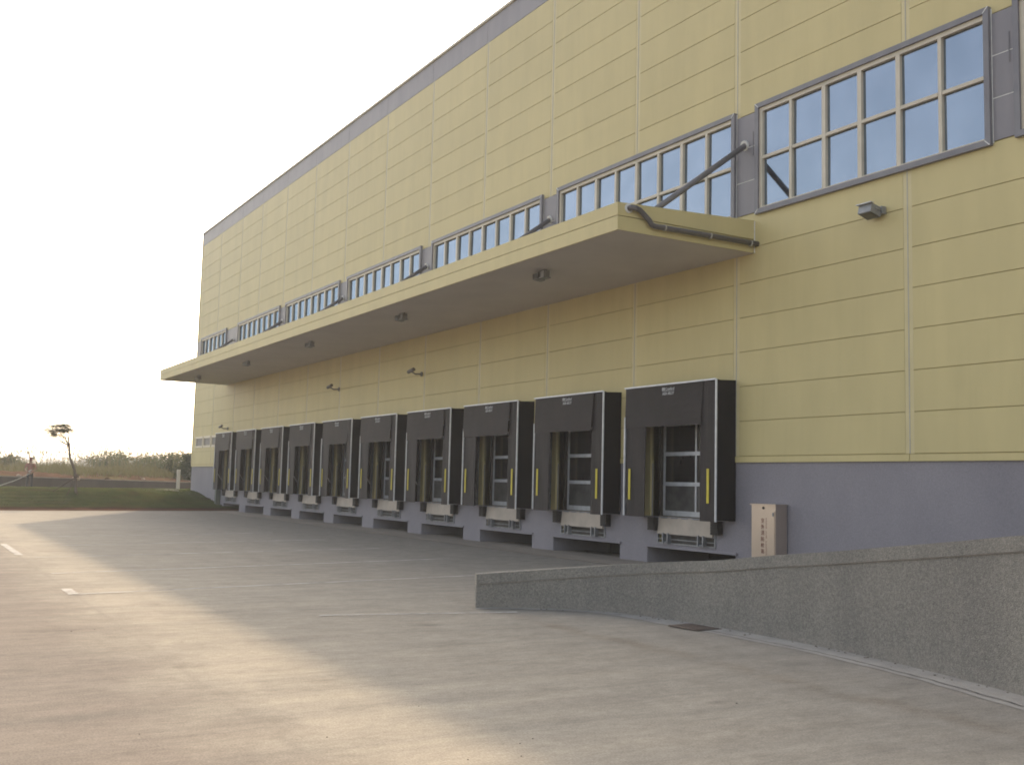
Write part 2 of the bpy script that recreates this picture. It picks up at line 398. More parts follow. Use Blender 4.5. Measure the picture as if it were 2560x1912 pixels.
at_ = lawn.data.attributes.new('soil', 'FLOAT', 'POINT'); at_.data.foreach_set('value', soil_shade)  # 'soil' holds bare soil and the shade lines of row gaps
# edging strip of bare red soil between lawn and yard
mb = MB()
ys = [-30+i*.8 for i in range(66)]
for i, y in enumerate(ys):
    j = .12*noise.noise(Vector((y, 1, 1)))
    mb.v += [(EDGE(y)+.35+j, y, .004), (EDGE(y)-.45, y, .13+.05*noise.noise(Vector((y*2, 0, 0))))]
for i in range(len(ys)-1): mb.f.append((2*i, 2*i+2, 2*i+3, 2*i+1))
tag(mb.build('soil_edge', 'soil'), kind='structure')

def field_h(x, y):
    t = WALLX(y)-x
    if t < 0: return 1.9
    n = noise.noise(Vector((x*.25, y*.25, 0)))*.22*min(1, t)+noise.noise(Vector((x*.9, y*.9, 5)))*.1*min(1, t*.6)
    return 1.86+.5*sm(t/9)-1.3*sm((t-25)/120)+n*(1 if t < 60 else .3)
mb = MB(); rows = [0, .5, 1, 1.6, 2.3, 3, 4, 5, 6.2, 7.6, 9, 11, 13, 16, 20, 26, 34, 45, 60, 90, 150, 300, 700, 1500, 3500]
ys = [-600, -300, -150, -80, -50]+[-40+i*.8 for i in range(120)]+[60, 75, 100, 150, 250, 500, 1200]
for t in rows:
    for y in ys:
        x = WALLX(y)-.12-t; mb.v.append((x, y, field_h(x, y)))
n = len(ys)
for i in range(len(rows)-1):
    for j in range(n-1): a = i*n+j; mb.f.append((a, a+1, a+n+1, a+n))
tag(mb.build('field', 'field', smooth=True), kind='structure')
# far low hills
mb = MB(); pts = []
for i in range(61):
    p = at(-500+i*25, 1700); h = 13+6*noise.noise(Vector((i*.23, 0, 0)))+3*noise.noise(Vector((i*.9, 4, 0)))
    q = at(-500+i*25, 2100); mb.v += [(p.x, p.y, -1), ((p.x+q.x)/2, (p.y+q.y)/2, h), (q.x, q.y, -1)]
for i in range(60):
    a = i*3; mb.f += [(a, a+3, a+4, a+1), (a+1, a+4, a+5, a+2)]
tag(mb.build('hills', 'leafdark', smooth=True), kind='structure')

# painted parking lines
def paint(pts, wd, name='parking_line', z=.012):
    mb = MB(); P = [Vector((*p, 0)) for p in pts]
    d = (P[-1]-P[0]).normalized(); nn = Vector((-d.y, d.x, 0))*wd/2
    k = max(1, int((P[-1]-P[0]).length))
    for i in range(k+1):
        q = P[0].lerp(P[-1], i/k); mb.v += [tuple(q+nn)[:2]+(z,), tuple(q-nn)[:2]+(z,)]
    for i in range(k): mb.f.append((2*i, 2*i+1, 2*i+3, 2*i+2))
    return tag(mb.build(name, 'paint'), kind='structure')
for a, b in (((-22.5, 3.2), (-24.7, 15.0)), ((-27.25, 3.4), (-29.9, 15.2)), ((-32.5, 3.6), (-34.9, 15)), ((-37.6, 4.4), (-40.3, 15)), ((-43, 5.5), (-45.5, 14.5)), ((-17.9, 6.6), (-17.2, 10.2))):
    paint((a, b), .12)
for a, b in (((-38.7, 3.3), (-33.5, 3.3)), ((-23.6, 3.24), (-22.45, 3.24))):
    paint((a, b), .2)

# ------------------------------------------------------------------ warehouse
YW = 21.0; ZB = 3.15; XL, XR = -88.0, 22.0
NB = [-88, -81.95, -76.2, -71.3, -65.9, -60.5, -55.15, -49.72, -44.32, -38.98, -33.64, -28.2, -23.25, -17.17, -11.75, -6.35, -.95, 4.45, 9.85, 15.25, 22]
WINS = [(-86.6, -79.04, 6), (-76.01, -66.3, 8), (-65.17, -55.65, 8), (-54.53, -45.0, 8), (-43.88, -34.12, 8), (-33.07, -23.27, 8), (-22.41, -14.8, 6), (-14.2, -4.4, 8), (-3.4, 6.4, 8), (7.4, 17.2, 8)]
WZ0, WZ1 = 10.25, 13.5
DOCKX = [-25.5-5.61*i for i in range(10)]
DO = (-1.7, 1.65, 1.48, 5.0)       # door opening, local x and z
LOUV = [(-86.7, -84.55), (-84.25, -82.2), (-81.85, -79.85)]
wh = empty('warehouse', (-33, YW, 0), 'long cream panel-clad warehouse with a lavender grey base, roof band and window strip', 'warehouse')
doorholes = [(x+DO[0], x+DO[1], DO[2], DO[3]) for x in DOCKX]
louvholes = [(a, b, 4.68, 5.48) for a, b in LOUV]
winholes = [(a+.1, b-.1, WZ0+.08, WZ1-.08) for a, b, n in WINS]
# core, with door openings
mb = MB()
for r in cut((XL+.02, XR, .52, 22.2), doorholes+[(x-1.36, x+1.36, .67, .92) for x in DOCKX]): mb.box(r[0], r[1], YW+.08, YW+.36, r[2], r[3])
mb.build('wall_core', 'groove', wh, world=True)
mb = MB()
for r in cut((XL+.04, XR, 3.2, 22.3), doorholes+[(a, b, 4.68, 5.48) for a, b in LOUV]+winholes): mb.box(r[0], r[1], YW+.026, YW+.0795, r[2], r[3])
mb.build('joint_backing', 'groove', wh, world=True)
mb = MB(); mb.box(XL+.02, XR, YW+.36, 62, 21.9, 22.2); mb.box(XL+.02, XL+.3, YW+.36, 62, -.1, 21.9); mb.box(XR-.3, XR, YW+.36, 62, -.1, 21.9); mb.box(XL+.3, XR-.3, 61.7, 62, -.1, 21.9)
mb.build('roof', 'roof', wh, world=True)
# plinth with openings for doors, leveller slots and pits
mb = MB()
ph = doorholes+[(x-1.36, x+1.36, .67, .92) for x in DOCKX]+[(x-1.91, x+2.21, -.3, .5) for x in DOCKX]
for r in cut((XL+.03, XR, -.1, ZB), ph): mb.box(r[0], r[1], YW+.04, YW+.079, r[2], r[3])
edges = [XL+.03]+[e for x in sorted(DOCKX) for e in (x-1.91, x+2.21)]+[XR]
for i in range(0, len(edges), 2): mb.box(edges[i], edges[i+1], YW+.08, YW+2.6, -.1, .515)
mb.build('plinth', 'plinth', wh, world=True)
mb = MB(); mb.box(-79.3, -22.5, YW+2.62, YW+2.8, -.1, 1.0); mb.box(-79.3, -22.5, YW+.37, YW+2.62, .517, 1.45)
mb.build('dock_pit', 'pit', wh, world=True)
# light ledge above the pits
for x in DOCKX: pbox('pit_lintel', x-2.0, x+2.3, YW-.03, YW+.035, .50, .565, 'plinth', wh)
# panels: one object each
stuff = MB(); stuffg = MB()
def cladding(x0, x1, z0, z1, m, name, holes):
    g = .0105
    rs = cut((x0+.13, x1-.13, z0+g, z1-g), holes)
    if x0 >= -11.8:
        for r in rs: (stuffg if m == 'grey' else stuff).box(r[0], r[1], YW, YW+.079, r[2], r[3])
        return
    for r in rs: pbox(name, r[0], r[1], YW, YW+.079, r[2], r[3], m, wh)
H = doorholes+louvholes+winholes
for i in range(len(NB)-1):
    x0, x1 = NB[i], NB[i+1]
    for k in range(7): cladding(x0, x1, 3.33+k, 4.33+k, 'panel', 'wall_panel', H)
    for k in range(8): cladding(x0, x1, 13.33+k, 14.33+k, 'panel', 'wall_panel', winholes)
    cladding(x0, x1, 21.33, 22.33, 'grey', 'parapet_panel', [])
# drip strip under the lowest panels, roof coping, corner flashing
for i in range(len(NB)-1):
    for a, b in ((NB[i]+.01, NB[i+1]-.01),):
        for r in cut((a, b, ZB, 3.315), doorholes): pbox('base_strip', r[0], r[1], YW-.02, YW+.079, r[2], r[3], 'panel', wh)
pbox('roof_coping', XL-.06, XR, YW-.07, YW+.6, 22.35, 22.47, 'cream', wh)
pbox('corner_flashing', XL-.03, XL+.13, YW-.03, YW+.3, 3.32, 22.34, 'joint', wh)
# vertical joint strips (split at windows), each with its silicone seam
for i in range(1, len(NB)-1):
    x = NB[i]
    for r in cut((x-.125, x+.125, 3.33, 22.33), H):
        mm = 'joint' if r[3] < 21.4 else 'joint'
        st = pbox('joint_strip', r[0], r[1], YW+.004, YW+.079, r[2], min(r[3], 21.33), mm, wh)
        if r[3] > 21.4: pbox('joint_strip', r[0], r[1], YW+.004, YW+.079, 21.333, 22.33, 'grey', wh)
        if r[1] > x+.02 and r[0] < x: pbox('seam', x-.014, x+.014, YW-.004, YW+.02, r[2], min(r[3], 21.33), 'seam', wh)
# grey panels between the windows
cols = [(-88+.02, -86.6)]+[(WINS[i][1], WINS[i+1][0]) for i in range(len(WINS)-1)]+[(17.2, 22)]
for a, b in cols:
    for k in range(3):
        if a > -14.9 and a > -14.5:
            stuffg.box(a+.01, b-.01, YW-.012, YW-.001, 10.345+k, 11.315+k)
        else: pbox('grey_infill_panel', a+.01, b-.01, YW-.016, YW-.002, 10.345+k, 11.315+k, 'grey', wh)
    if -60 < a < -14:
        for k in range(2): pbox('sealant_line', a+.01, b-.02, YW-.014, YW-.003, 11.32+k, 11.34+k, 'white' if a > -30 else 'seam', wh)
        pbox('sealant_line', a+.004, a+.026, YW-.02, YW-.001, 10.3, 13.45, 'white' if a > -30 else 'seam', wh)
        pbox('expansion_slot', b-.16, b-.135, YW-.03, YW-.017, 12.05, 12.75, 'trimgrey', wh)
o = stuff.build('far_wall_panels', 'panel', wh, world=True); o['kind'] = 'stuff'
o = stuffg.build('far_grey_panels', 'grey', wh, world=True); o['kind'] = 'stuff'
# window strips: frame > pane, mullion, transom
for wi, (a, b, n) in enumerate(WINS):
    mb = MB(); t = .14; y0, y1 = YW-.11, YW+.06
    mb.box(a, b, y0, y1, WZ0, WZ0+t); mb.box(a, b, y0, y1, WZ1-t, WZ1); mb.box(a, a+t, y0, y1, WZ0+t, WZ1-t); mb.box(b-t, b, y0, y1, WZ0+t, WZ1-t)
    wd = mb.build('window', 'trimgrey', wh, world=True)
    gx0, gx1, gz0, gz1 = a+t, b-t, WZ0+t, WZ1-t
    mb = MB(); c = .09; y0, y1 = YW-.05, YW+.075
    mb.box(gx0, gx1, y0, y1, gz0, gz0+.05); mb.box(gx0, gx1, y0, y1, gz1-c*1.3, gz1); mb.box(gx0, gx0+c*1.3, y0, y1, gz0+.05, gz1-c*1.3); mb.box(gx1-.04, gx1, y0, y1, gz0+.05, gz1-c*1.3)
    mb.build('inner_frame', 'cream', wd, world=True)
    iw = (gx1-gx0)/n; zt = 11.88
    for k in range(1, n):
        x = gx0+iw*k; hw = .065 if k % 2 == 0 or n == 6 and k in (3,) else .048
        pbox('mullion', x-hw, x+hw, y0+.003, y1, gz0+.05, gz1-c*1.3, 'cream', wd)
    for k in range(n):
        x0 = gx0+iw*k; l, r = x0+(.118 if k == 0 else .067), x0+iw-(.042 if k == n-1 else .067)
        mb = MB(); mb.box(l, r, y0+.012, y0+.05, zt+.005, zt+.045); mb.box(l, r, y0+.006, y1, zt-.045, zt); mb.build('transom', 'cream', wd, world=True)
        for z0, z1 in ((gz0+.052, zt-.047), (zt+.047, gz1-c*1.3-.002)):
            pn = pbox('pane', l-.01, r+.01, YW+.045, YW+.06, z0, z1, 'glass', wd); pn.rotation_euler = (random.uniform(-.006, .006), 0, random.uniform(-.006, .006))
    if a > -45 and a < -14.5:
        for (mx, mz, sx, sz) in ((a, WZ1, 1, -1), (b, WZ1, -1, -1), (a, WZ0, 1, 1), (b, WZ0, -1, 1)):
            p = [(mx, YW-.118, mz), (mx+sx*.03, YW-.118, mz), (mx+sx*(t+.0), YW-.118, mz+sz*(t-.03)), (mx+sx*t, YW-.118, mz+sz*t)]
            q = [(x, YW-.108, z) for x, y, z in p]
            MB().add(p+q, [(0, 1, 2, 3), (7, 6, 5, 4), (0, 4, 5, 1), (1, 5, 6, 2), (2, 6, 7, 3), (3, 7, 4, 0)]).build('sealant_line', 'white', wd, world=True)
# small louvred openings at the far end
for a, b in LOUV:
    mb = MB(); z0, z1 = 4.68, 5.48; t = .11
    mb.box(a-.04, b+.04, YW-.05, YW+.07, z0-.04, z0+t); mb.box(a-.04, b+.04, YW-.05, YW+.07, z1-t, z1+.04); mb.box(a-.04, a+t, YW-.05, YW+.07, z0+t, z1-t); mb.box(b-t, b+.04, YW-.05, YW+.07, z0+t, z1-t)
    lv = mb.build('louvre', 'cream', wh, world=True)
    for k in range(6):
        z = z0+t+.05+k*.095
        MB().hexa([(a+t, YW, z), (b-t, YW, z), (b-t, YW+.06, z+.05), (a+t, YW+.06, z+.05), (a+t, YW, z+.02), (b-t, YW, z+.02), (b-t, YW+.06, z+.07), (a+t, YW+.06, z+.07)]).build('slat', 'soffit', lv, world=True)
# dock doors set back in the wall
for i, x in enumerate(DOCKX):
    yd = YW+.42; a, b = x+DO[0], x+DO[1]
    mb = MB(); mb.box(a-.06, a, YW+.1, yd+.1, 1.45, 5.0); mb.box(b, b+.06, YW+.1, yd+.1, 1.45, 5.0); mb.box(a-.06, b+.06, YW+.1, yd+.1, 5.0, 5.06); mb.box(a-.06, b+.06, YW+.08, yd+.1, 1.40, 1.475)
    mb.box(a-.1, b+.1, yd+.12, yd+.16, 1.4, 5.1)
    mb.build('door_reveal', 'brown', wh, world=True)
    for q0, q1 in ((a-.01, a+.09), (b-.09, b+.01)): pbox('door_track', q0, q1, yd-.12, yd-.02, 1.48, 5.0, 'brown', wh)
    zs = [1.5, 2.5, 3.45, 4.4, 4.99]
    mb = MB(); l, r = a+.11, b-.11
    mb.box(l, r, yd+.055, yd+.075, 1.5, 4.99)
    dr = mb.build('door', 'alu', wh, world=True)
    pbox('stile', l, l+.07, yd-.02, yd+.05, 1.5, 4.99, 'alu', dr); pbox('stile', r-.07, r, yd-.02, yd+.05, 1.5, 4.99, 'alu', dr)
    for q0, q1 in ((a-.30, a-.012), (b+.012, b+.30)): pbox('door_jamb', q0, q1, YW-.04, YW+.06, 1.48, 5.3, 'panel', wh)
    for k, z in enumerate(zs[:-1]):
        h = .16 if k == 0 else .06
        pbox('rail', l+.07, r-.07, yd-.02, yd+.05, z-(0 if k == 0 else .06), z+h, 'alu', dr)
        for q in (0,):
            xm = (l+r)/2+.02
            pbox('stile', xm-.035, xm+.035, yd-.015, yd+.045, z+h, zs[k+1]-.06, 'alu', dr)
            pbox('pane', l+.07, xm-.035, yd+.01, yd+.03, z+h, zs[k+1]-.06, 'pale_acrylic' if k == 0 else 'pane', dr)
            pbox('pane', xm+.035, r-.07, yd+.01, yd+.03, z+h, zs[k+1]-.06, 'pale_acrylic' if k == 0 else 'pane', dr)
# canopy (a part), with fascia, soffit, tie rods
CX0, CX1, CY, CZ = -78.3, -22.5, 16.15, 9.15
def slab(y0, zlo, zhi0, zhi1, x0, x1, yb=YW-.001):
    return MB().hexa([(x0, y0, zlo), (x1, y0, zlo), (x1, yb, zlo), (x0, yb, zlo), (x0, y0, zhi0), (x1, y0, zhi0), (x1, yb, zhi1), (x0, yb, zhi1)])
can = slab(CY+.08, CZ+.03, 9.86, 10.06, CX0+.06, CX1-.06).build('canopy', 'groove', wh, world=True)
can['label'] = 'long flat cream canopy over the loading docks'
slab(CY+.05, CZ-.004, CZ+.028, CZ+.028, CX0+.03, CX1-.03).build('soffit', 'soffit', can, world=True)
slab(CY+.04, 9.865, 9.89, 10.10, CX0+.03, CX1-.03).build('canopy_roof', 'panel', can, world=True) if False else None
for z0, z1, nm in ((CZ, 9.525, 0), (9.545, 9.895, 1)):
    slab(CY, z0, z1, z1, CX0, CX1, CY+.079).build('fascia_panel', 'panel', can, world=True)
    for xa, xb in ((CX1-.059, CX1+.001), (CX0-.001, CX0+.059)):
        (slab(CY+.08, z0, z1, z1+(.2 if nm else -.01), xa, xb)).build('fascia_panel', 'panel', can, world=True)
pbox('sealant_line', CX1-.02, CX1+.012, YW-.03, YW-.002, CZ, 10.08, 'white', can)
rods = [-22.88, -33.6, -44.4, -55.1, -65.8, -77.2]
for x in rods:
    mb = MB(); mb.tube([(x, YW-.03, 12.42), (x, CY+1.2, 9.75)], .085, 12); mb.build('tie_rod', 'rod', can, world=True, smooth=True)
    mb = MB(); mb.tube([(x, YW-.02, 12.42), (x, YW-.07, 12.40)], .15, 16); mb.build('rod_flange', 'white', can, world=True, smooth=False)
# ------------------------------------------------------------------ text
def text_mesh(txt, size, bold=False, shear=0):
    cu = bpy.data.curves.new('t', 'FONT'); cu.body = txt; cu.size = size*S; cu.align_x = 'LEFT'; cu.extrude = .002; cu.shear = shear
    if bold: cu.offset = .004*size
    o = bpy.data.objects.new('t', cu); C.objects.link(o)
    dg = bpy.context.evaluated_depsgraph_get(); me = bpy.data.meshes.new_from_object(o.evaluated_get(dg))
    bpy.data.objects.remove(o); xs = [v.co.x for v in me.vertices] or [0]
    return me, min(xs), max(xs)
def text_obj(name, txt, x0, x1, y, z, height, m, parent, shear=0, fit=True):
    """lettering on a wall facing -Y, between local x0 and x1"""
    me, a, b = text_mesh(txt, height, shear=shear)
    kx = (x1-x0)*S/max(1e-6, b-a) if fit else 1
    for v in me.vertices: c = v.co.copy(); v.co = ((c.x-a)*kx, -c.z, c.y)
    me.materials.clear(); me.materials.append(M[m])
    o = bpy.data.objects.new(name, me); C.objects.link(o); o.parent = parent; o.location = (x0*S, y*S, z*S); return o

# ------------------------------------------------------------------ dock shelters and levellers
def curtain(x0, x1, z0, z1, y, bulge, nx=6, nz=8, th=.02, skew=0):
    mb = MB()
    for s_ in (0, 1):
        for j in range(nz+1):
            for i in range(nx+1):
                u, v = i/nx, j/nz; x = x0+(x1-x0)*u + skew*(1-v)*u
                yy = y-bulge*math.sin(math.pi*u)*(1-v)**1.2*.9-.012*math.sin(7*u+5*v)+s_*th
                mb.v.append((x, yy, z0+(z1-z0)*v))
    N = (nx+1)*(nz+1)
    for j in range(nz):
        for i in range(nx):
            a = j*(nx+1)+i; mb.f.append((a, a+1, a+nx+2, a+nx+1)); mb.f.append((a+N, a+nx+1+N, a+nx+2+N, a+1+N))
    for i in range(nx):
        mb.f.append((i, i+N, i+1+N, i+1)); a = nz*(nx+1)+i; mb.f.append((a, a+1, a+1+N, a+N))
    for j in range(nz):
        a = j*(nx+1); mb.f.append((a, a+nx+1, a+nx+1+N, a+N)); a += nx; mb.f.append((a, a+N, a+nx+1+N, a+nx+1))
    return mb
def make_shelter():
    t = empty('dock_shelter', (0, 0, 0), 'x', 'dock shelter', 'dock shelters along the warehouse wall')
    MB().hexa([(2.17, -.66, 1.48), (2.2, -.68, 1.48), (2.24, -.004, 1.47), (2.2, -.004, 1.47), (2.17, -.66, 5.5), (2.2, -.68, 5.5), (2.24, -.004, 5.53), (2.2, -.004, 5.53)]).build('side_panel', 'sidefab', t)
    MB().hexa([(-2.2, -.68, 1.48), (-2.17, -.66, 1.48), (-2.2, -.004, 1.47), (-2.24, -.004, 1.47), (-2.2, -.68, 5.5), (-2.17, -.66, 5.5), (-2.2, -.004, 5.53), (-2.24, -.004, 5.53)]).build('side_panel', 'sidefab', t)
    # sagging roof sheet
    mb = MB(); n = 6
    for s_ in (0, 1):
        for k in range(n+1):
            v = k/n; z = 5.51-.05*math.sin(math.pi*v)+s_*.02
            mb.v += [(-2.21, -.69*(1-v)-.004, z), (2.21, -.69*(1-v)-.004, z)]
    N = 2*(n+1)
    for k in range(n): a = 2*k; mb.f += [(a, a+2, a+3, a+1), (a+N, a+1+N, a+3+N, a+2+N), (a, a+N, a+2+N, a+2), (a+1, a+3, a+3+N, a+1+N)]
    mb.f += [(0, 1, 1+N, N)]
    mb.build('top_sheet', 'sidefab', t)
    curtain(-2.16, -1.14, 1.46, 5.49, -.672, .01, skew=-.02).build('side_curtain', 'fabric', t)
    curtain(1.47, 2.17, 1.44, 5.49, -.672, .01).build('side_curtain', 'fabric', t)
    hc = curtain(-2.18, 1.60, 4.25, 5.50, -.70, .008, 8, 6, skew=-.09).build('head_curtain', 'fabric', t)
    for x0, x1, z0, z1 in ((2.17, 2.215, 1.44, 5.53), (-2.215, -2.17, 1.48, 4.6)):
        MB().box(x0, x1, -.725, -.68, z0, z1).build('edge_trim', 'alu', t)
    MB().box(-2.215, 2.17, -.735, -.68, 5.505, 5.55).build('edge_trim', 'alu', t)
    MB().box(-1.97, -1.87, -.712, -.70, 1.98, 2.95).build('guide_stripe', 'yellow', t)
    MB().box(1.80, 1.90, -.712, -.70, 1.96, 2.95).build('guide_stripe', 'yellow', t)
    for x in (-2.12, 2.08): MB().box(x-.06, x+.09, -.10, -.003, 1.49, 5.48).build('rear_post', 'steel', t)
    for sx in (-1, 1):
        MB().tube([(2.0*sx, -.08, 2.05), (1.72*sx, -.62, 2.75)], .022, 6).build('support_arm', 'steel', t)
        MB().tube([(2.0*sx, -.08, 4.3), (1.9*sx, -.62, 4.9)], .022, 6).build('support_arm', 'steel', t)
    # makers' plate: bar grid and two lines of lettering
    mb = MB()
    for k in range(3):
        for q in range(3): mb.box(-.27+k*.045, -.235+k*.045, -.733, -.716, 5.345+q*.028, 5.365+q*.028)
    mb.build('emblem', 'lettering', hc)
    text_obj('lettering', 'Crawford', -.12, .30, -.719, 5.345, .115, 'lettering', hc)
    MB().box(-.27, .30, -.73, -.716, 5.315, 5.325).build('rule_line', 'lettering', hc)
    text_obj('lettering', 'ASSA ABLOY', -.27, .30, -.719, 5.20, .125, 'lettering', hc, shear=.2)
    return t
def make_leveller():
    t = empty('dock_leveller', (0, 0, 0), 'x', 'dock leveller', 'dock levellers below the shelters')
    MB().hexa([(-1.29, -.075, .95), (1.31, -.075, .95), (1.33, .03, .95), (-1.30, .03, .95), (-1.27, -.03, 1.45), (1.27, -.03, 1.45), (1.27, .03, 1.45), (-1.27, .03, 1.45)]).build('lip_plate', 'lip', t)
    for k in range(5): MB().tube([(-1.15+k*.5, -.03, 1.445), (-.85+k*.5, -.03, 1.445)], .018, 6).build('lip_hinge', 'steel', t)
    mb = MB(); mb.box(-1.38, 1.38, -.02, .03, .63, .68); mb.box(-1.38, -1.33, -.02, .03, .68, 1.44); mb.box(1.33, 1.38, -.02, .03, .68, 1.44); mb.box(-1.33, 1.33, -.015, .02, .775, .80)
    mb.build('pit_frame', 'steel', t)
    MB().box(-1.34, 1.34, .2, .3, .66, .93).build('back_plate', 'pit', t)
    for x in (-.85, .82):
        mb = MB(); mb.box(x-.14, x-.09, -.13, .02, .66, .98); mb.box(x+.09, x+.14, -.13, .02, .66, .98); mb.box(x-.14, x+.14, -.09, .02, .66, .72); mb.build('lip_keeper', 'steel', t)
    for x0, x1 in ((-1.64, -1.33), (1.36, 1.67)):
        mb = MB(); n = 5
        for k in range(n): mb.box(x0, x1, -.2, 0.03, 1.04+k*.082, 1.04+k*.082+.074)
        mb.box(x0+.02, x1-.02, -.18, .03, 1.045, 1.44); mb.build('rubber_bumper', 'rubber', t)
    return t
ordn = ['nearest', 'second', 'third', 'fourth', 'fifth', 'sixth', 'seventh', 'eighth', 'ninth', 'farthest']
sh0, lv0 = make_shelter(), make_leveller()
for i, x in enumerate(DOCKX):
    a = sh0 if i == 0 else copy_tree(sh0); b = lv0 if i == 0 else copy_tree(lv0)
    a.location = Vector((x, YW, 0))*S; b.location = Vector((x, YW+.02, 0))*S
    for ch in a.children:
        if ch.name.startswith('head_curtain') and i: ch.rotation_euler = (random.uniform(-.004, .006), random.uniform(-.006, .006), random.uniform(-.006, .004))
        if ch.name.startswith('side_curtain') and i: ch.rotation_euler = (random.uniform(-.004, .004), random.uniform(-.003, .003), 0)
    if i == 0:
        a['label'] = 'largest black dock shelter, nearest the steel hydrant cabinet, with yellow guide stripes'
        b['label'] = 'beige leveller lip with black bumpers under the shelter nearest the steel cabinet'
    elif i == 9:
        a['label'] = 'smallest dock shelter at the far left end beside the small louvres'
        b['label'] = 'beige leveller lip under the farthest shelter, next to the grassy bank'
    else:
        a['label'] = 'black dock shelter, %s in the row counted from the steel cabinet' % ordn[i]
        b['label'] = 'beige leveller lip and rubber bumpers of the %s dock from the steel cabinet' % ordn[i]

# green-grey guard post left of the farthest dock
g = MB(); g.box(-79.15, -78.75, YW-.3, YW+.03, 0, 1.95); g.box(-79.18, -78.72, YW-.33, YW+.03, 1.95, 2.0)
tag(g.build('guard_post', 'guard', loc=(-78.95, YW, 0)), 'narrow green grey guard post left of the farthest dock', 'post')

# ------------------------------------------------------------------ wall floodlight, canopy lamps, security cameras, pipe
t = empty('floodlight', (-18.05, YW, 9.4), 'grey floodlight fixed on the cream wall below the big window', 'floodlight')
MB().hexa([(-.24, -.62, -.10), (.24, -.62, -.10), (.24, -.2, -.22), (-.24, -.2, -.22), (-.24, -.56, .16), (.24, -.56, .16), (.24, -.14, .06), (-.24, -.14, .06)]).build('housing', 'lamp', t)
MB().hexa([(-.21, -.58, -.125), (.21, -.58, -.125), (.21, -.24, -.225), (-.21, -.24, -.225), (-.21, -.58, -.105), (.21, -.58, -.105), (.21, -.24, -.205), (-.21, -.24, -.205)]).build('lens', 'pale_acrylic', t)
MB().box(-.28, .28, -.66, -.52, .155, .175).build('visor', 'alu', t)
mb = MB(); mb.box(-.28, -.245, -.40, -.02, -.03, .03); mb.box(.245, .28, -.40, -.02, -.03, .03); mb.box(-.28, .28, -.05, -.001, -.08, .08); mb.box(.1, .3, -.2, -.02, -.12, .1); mb.build('bracket', 'lamp', t); t.scale = (.85,)*3
lamps = [(-28.33, 'nearest the canopy end'), (-39.1, 'second from the open canopy end'), (-50.05, 'third from the open canopy end'), (-60.9, 'fourth from the open canopy end'), (-72.3, 'farthest along the canopy')]
t = empty('canopy_lamp', (0, 0, 0), 'x', 'floodlight', 'floodlights under the canopy')
MB().box(-.3, .3, -.16, -.08, -.05, -.001).build('mounting_bar', 'lamp', t)
MB().hexa([(-.34, -.34, -.34), (0, -.34, -.34), (0, .02, -.38), (-.34, .02, -.38), (-.34, -.30, -.10), (0, -.30, -.10), (0, .02, -.12), (-.34, .02, -.12)]).build('housing', 'lamp', t)
MB().box(-.32, -.02, -.352, -.345, -.32, -.12).build('lens', 'pale_acrylic', t)
mb = MB(); mb.box(-.36, -.34, -.2, -.1, -.25, -.05); mb.box(0, .02, -.2, -.1, -.25, -.05); mb.build('bracket', 'steel', t)
mb = MB(); mb.box(.10, .36, -.26, -.0, -.30, -.05); mb.box(.06, .40, -.3, .04, -.34, -.30); mb.build('ballast_box', 'lamp', t)
for i, (x, s_) in enumerate(lamps):
    o = t if i == 0 else copy_tree(t); o.location = Vector((x, 17.52, CZ-.004))*S; o.scale = (.82,)*3; o['label'] = 'grey floodlight with ballast box under the canopy soffit, '+s_
cams = [(-44.62, 7.36, 'upper wall security camera, nearer of the two below the canopy'), (-55.25, 7.34, 'upper wall security camera, farther of the two below the canopy'), (-77.47, 5.9, 'security camera just above the farthest dock shelter')]
t = empty('security_camera', (0, 0, 0), 'x', 'camera', 'security cameras on the warehouse wall')
MB().disc((0, -.001, 0), (0, -1, 0), .11, .05).build('mount', 'cctv', t)
MB().tube([(0, -.04, 0), (0, -.35, -.02), (-.05, -.5, .08)], .035, 8).build('arm', 'cctv', t)
MB().tube([(.16, -.5, .18), (-.30, -.56, .08)], .085, 12).build('housing', 'cctv', t, smooth=False)
MB().disc((-.30, -.56, .08), (-.97, -.1, -.2), .068, .02).build('lens', 'rubber', t)
for i, (x, z, l) in enumerate(cams):
    o = t if i == 0 else copy_tree(t); o.location = Vector((x, YW, z))*S; o['label'] = l

px = CX1+.13
t = empty('drain_pipe', (CX1, YW, 9.4), 'grey drain pipe with an elbow along the end of the canopy', 'pipe')
mb = MB(); mb.tube([(CX1-.02, CY+.35, 9.76), (px, CY+.35, 9.77), (px, CY+.5, 9.77), (px, CY+.62, 9.74), (px, CY+.95, 9.50), (px, CY+1.03, 9.40), (px, CY+1.12, 9.37), (px, CY+1.25, 9.37), (px, YW-.01, 9.39)], .075, 12)
mb.build('pipe', 'pipe', t, world=True, smooth=True)
for y in (CY+1.45, CY+1.5+1.55, CY+1.5+3.05): MB().tube([(px, y, 9.37), (px, y+.035, 9.37)], .092, 12).build('collar', 'seam', t, world=True)
MB().tube([(CX1+.003, CY+.35, 9.765), (CX1+.03, CY+.35, 9.765)], .13, 14).build('outlet_flange', 'white', t, world=True)

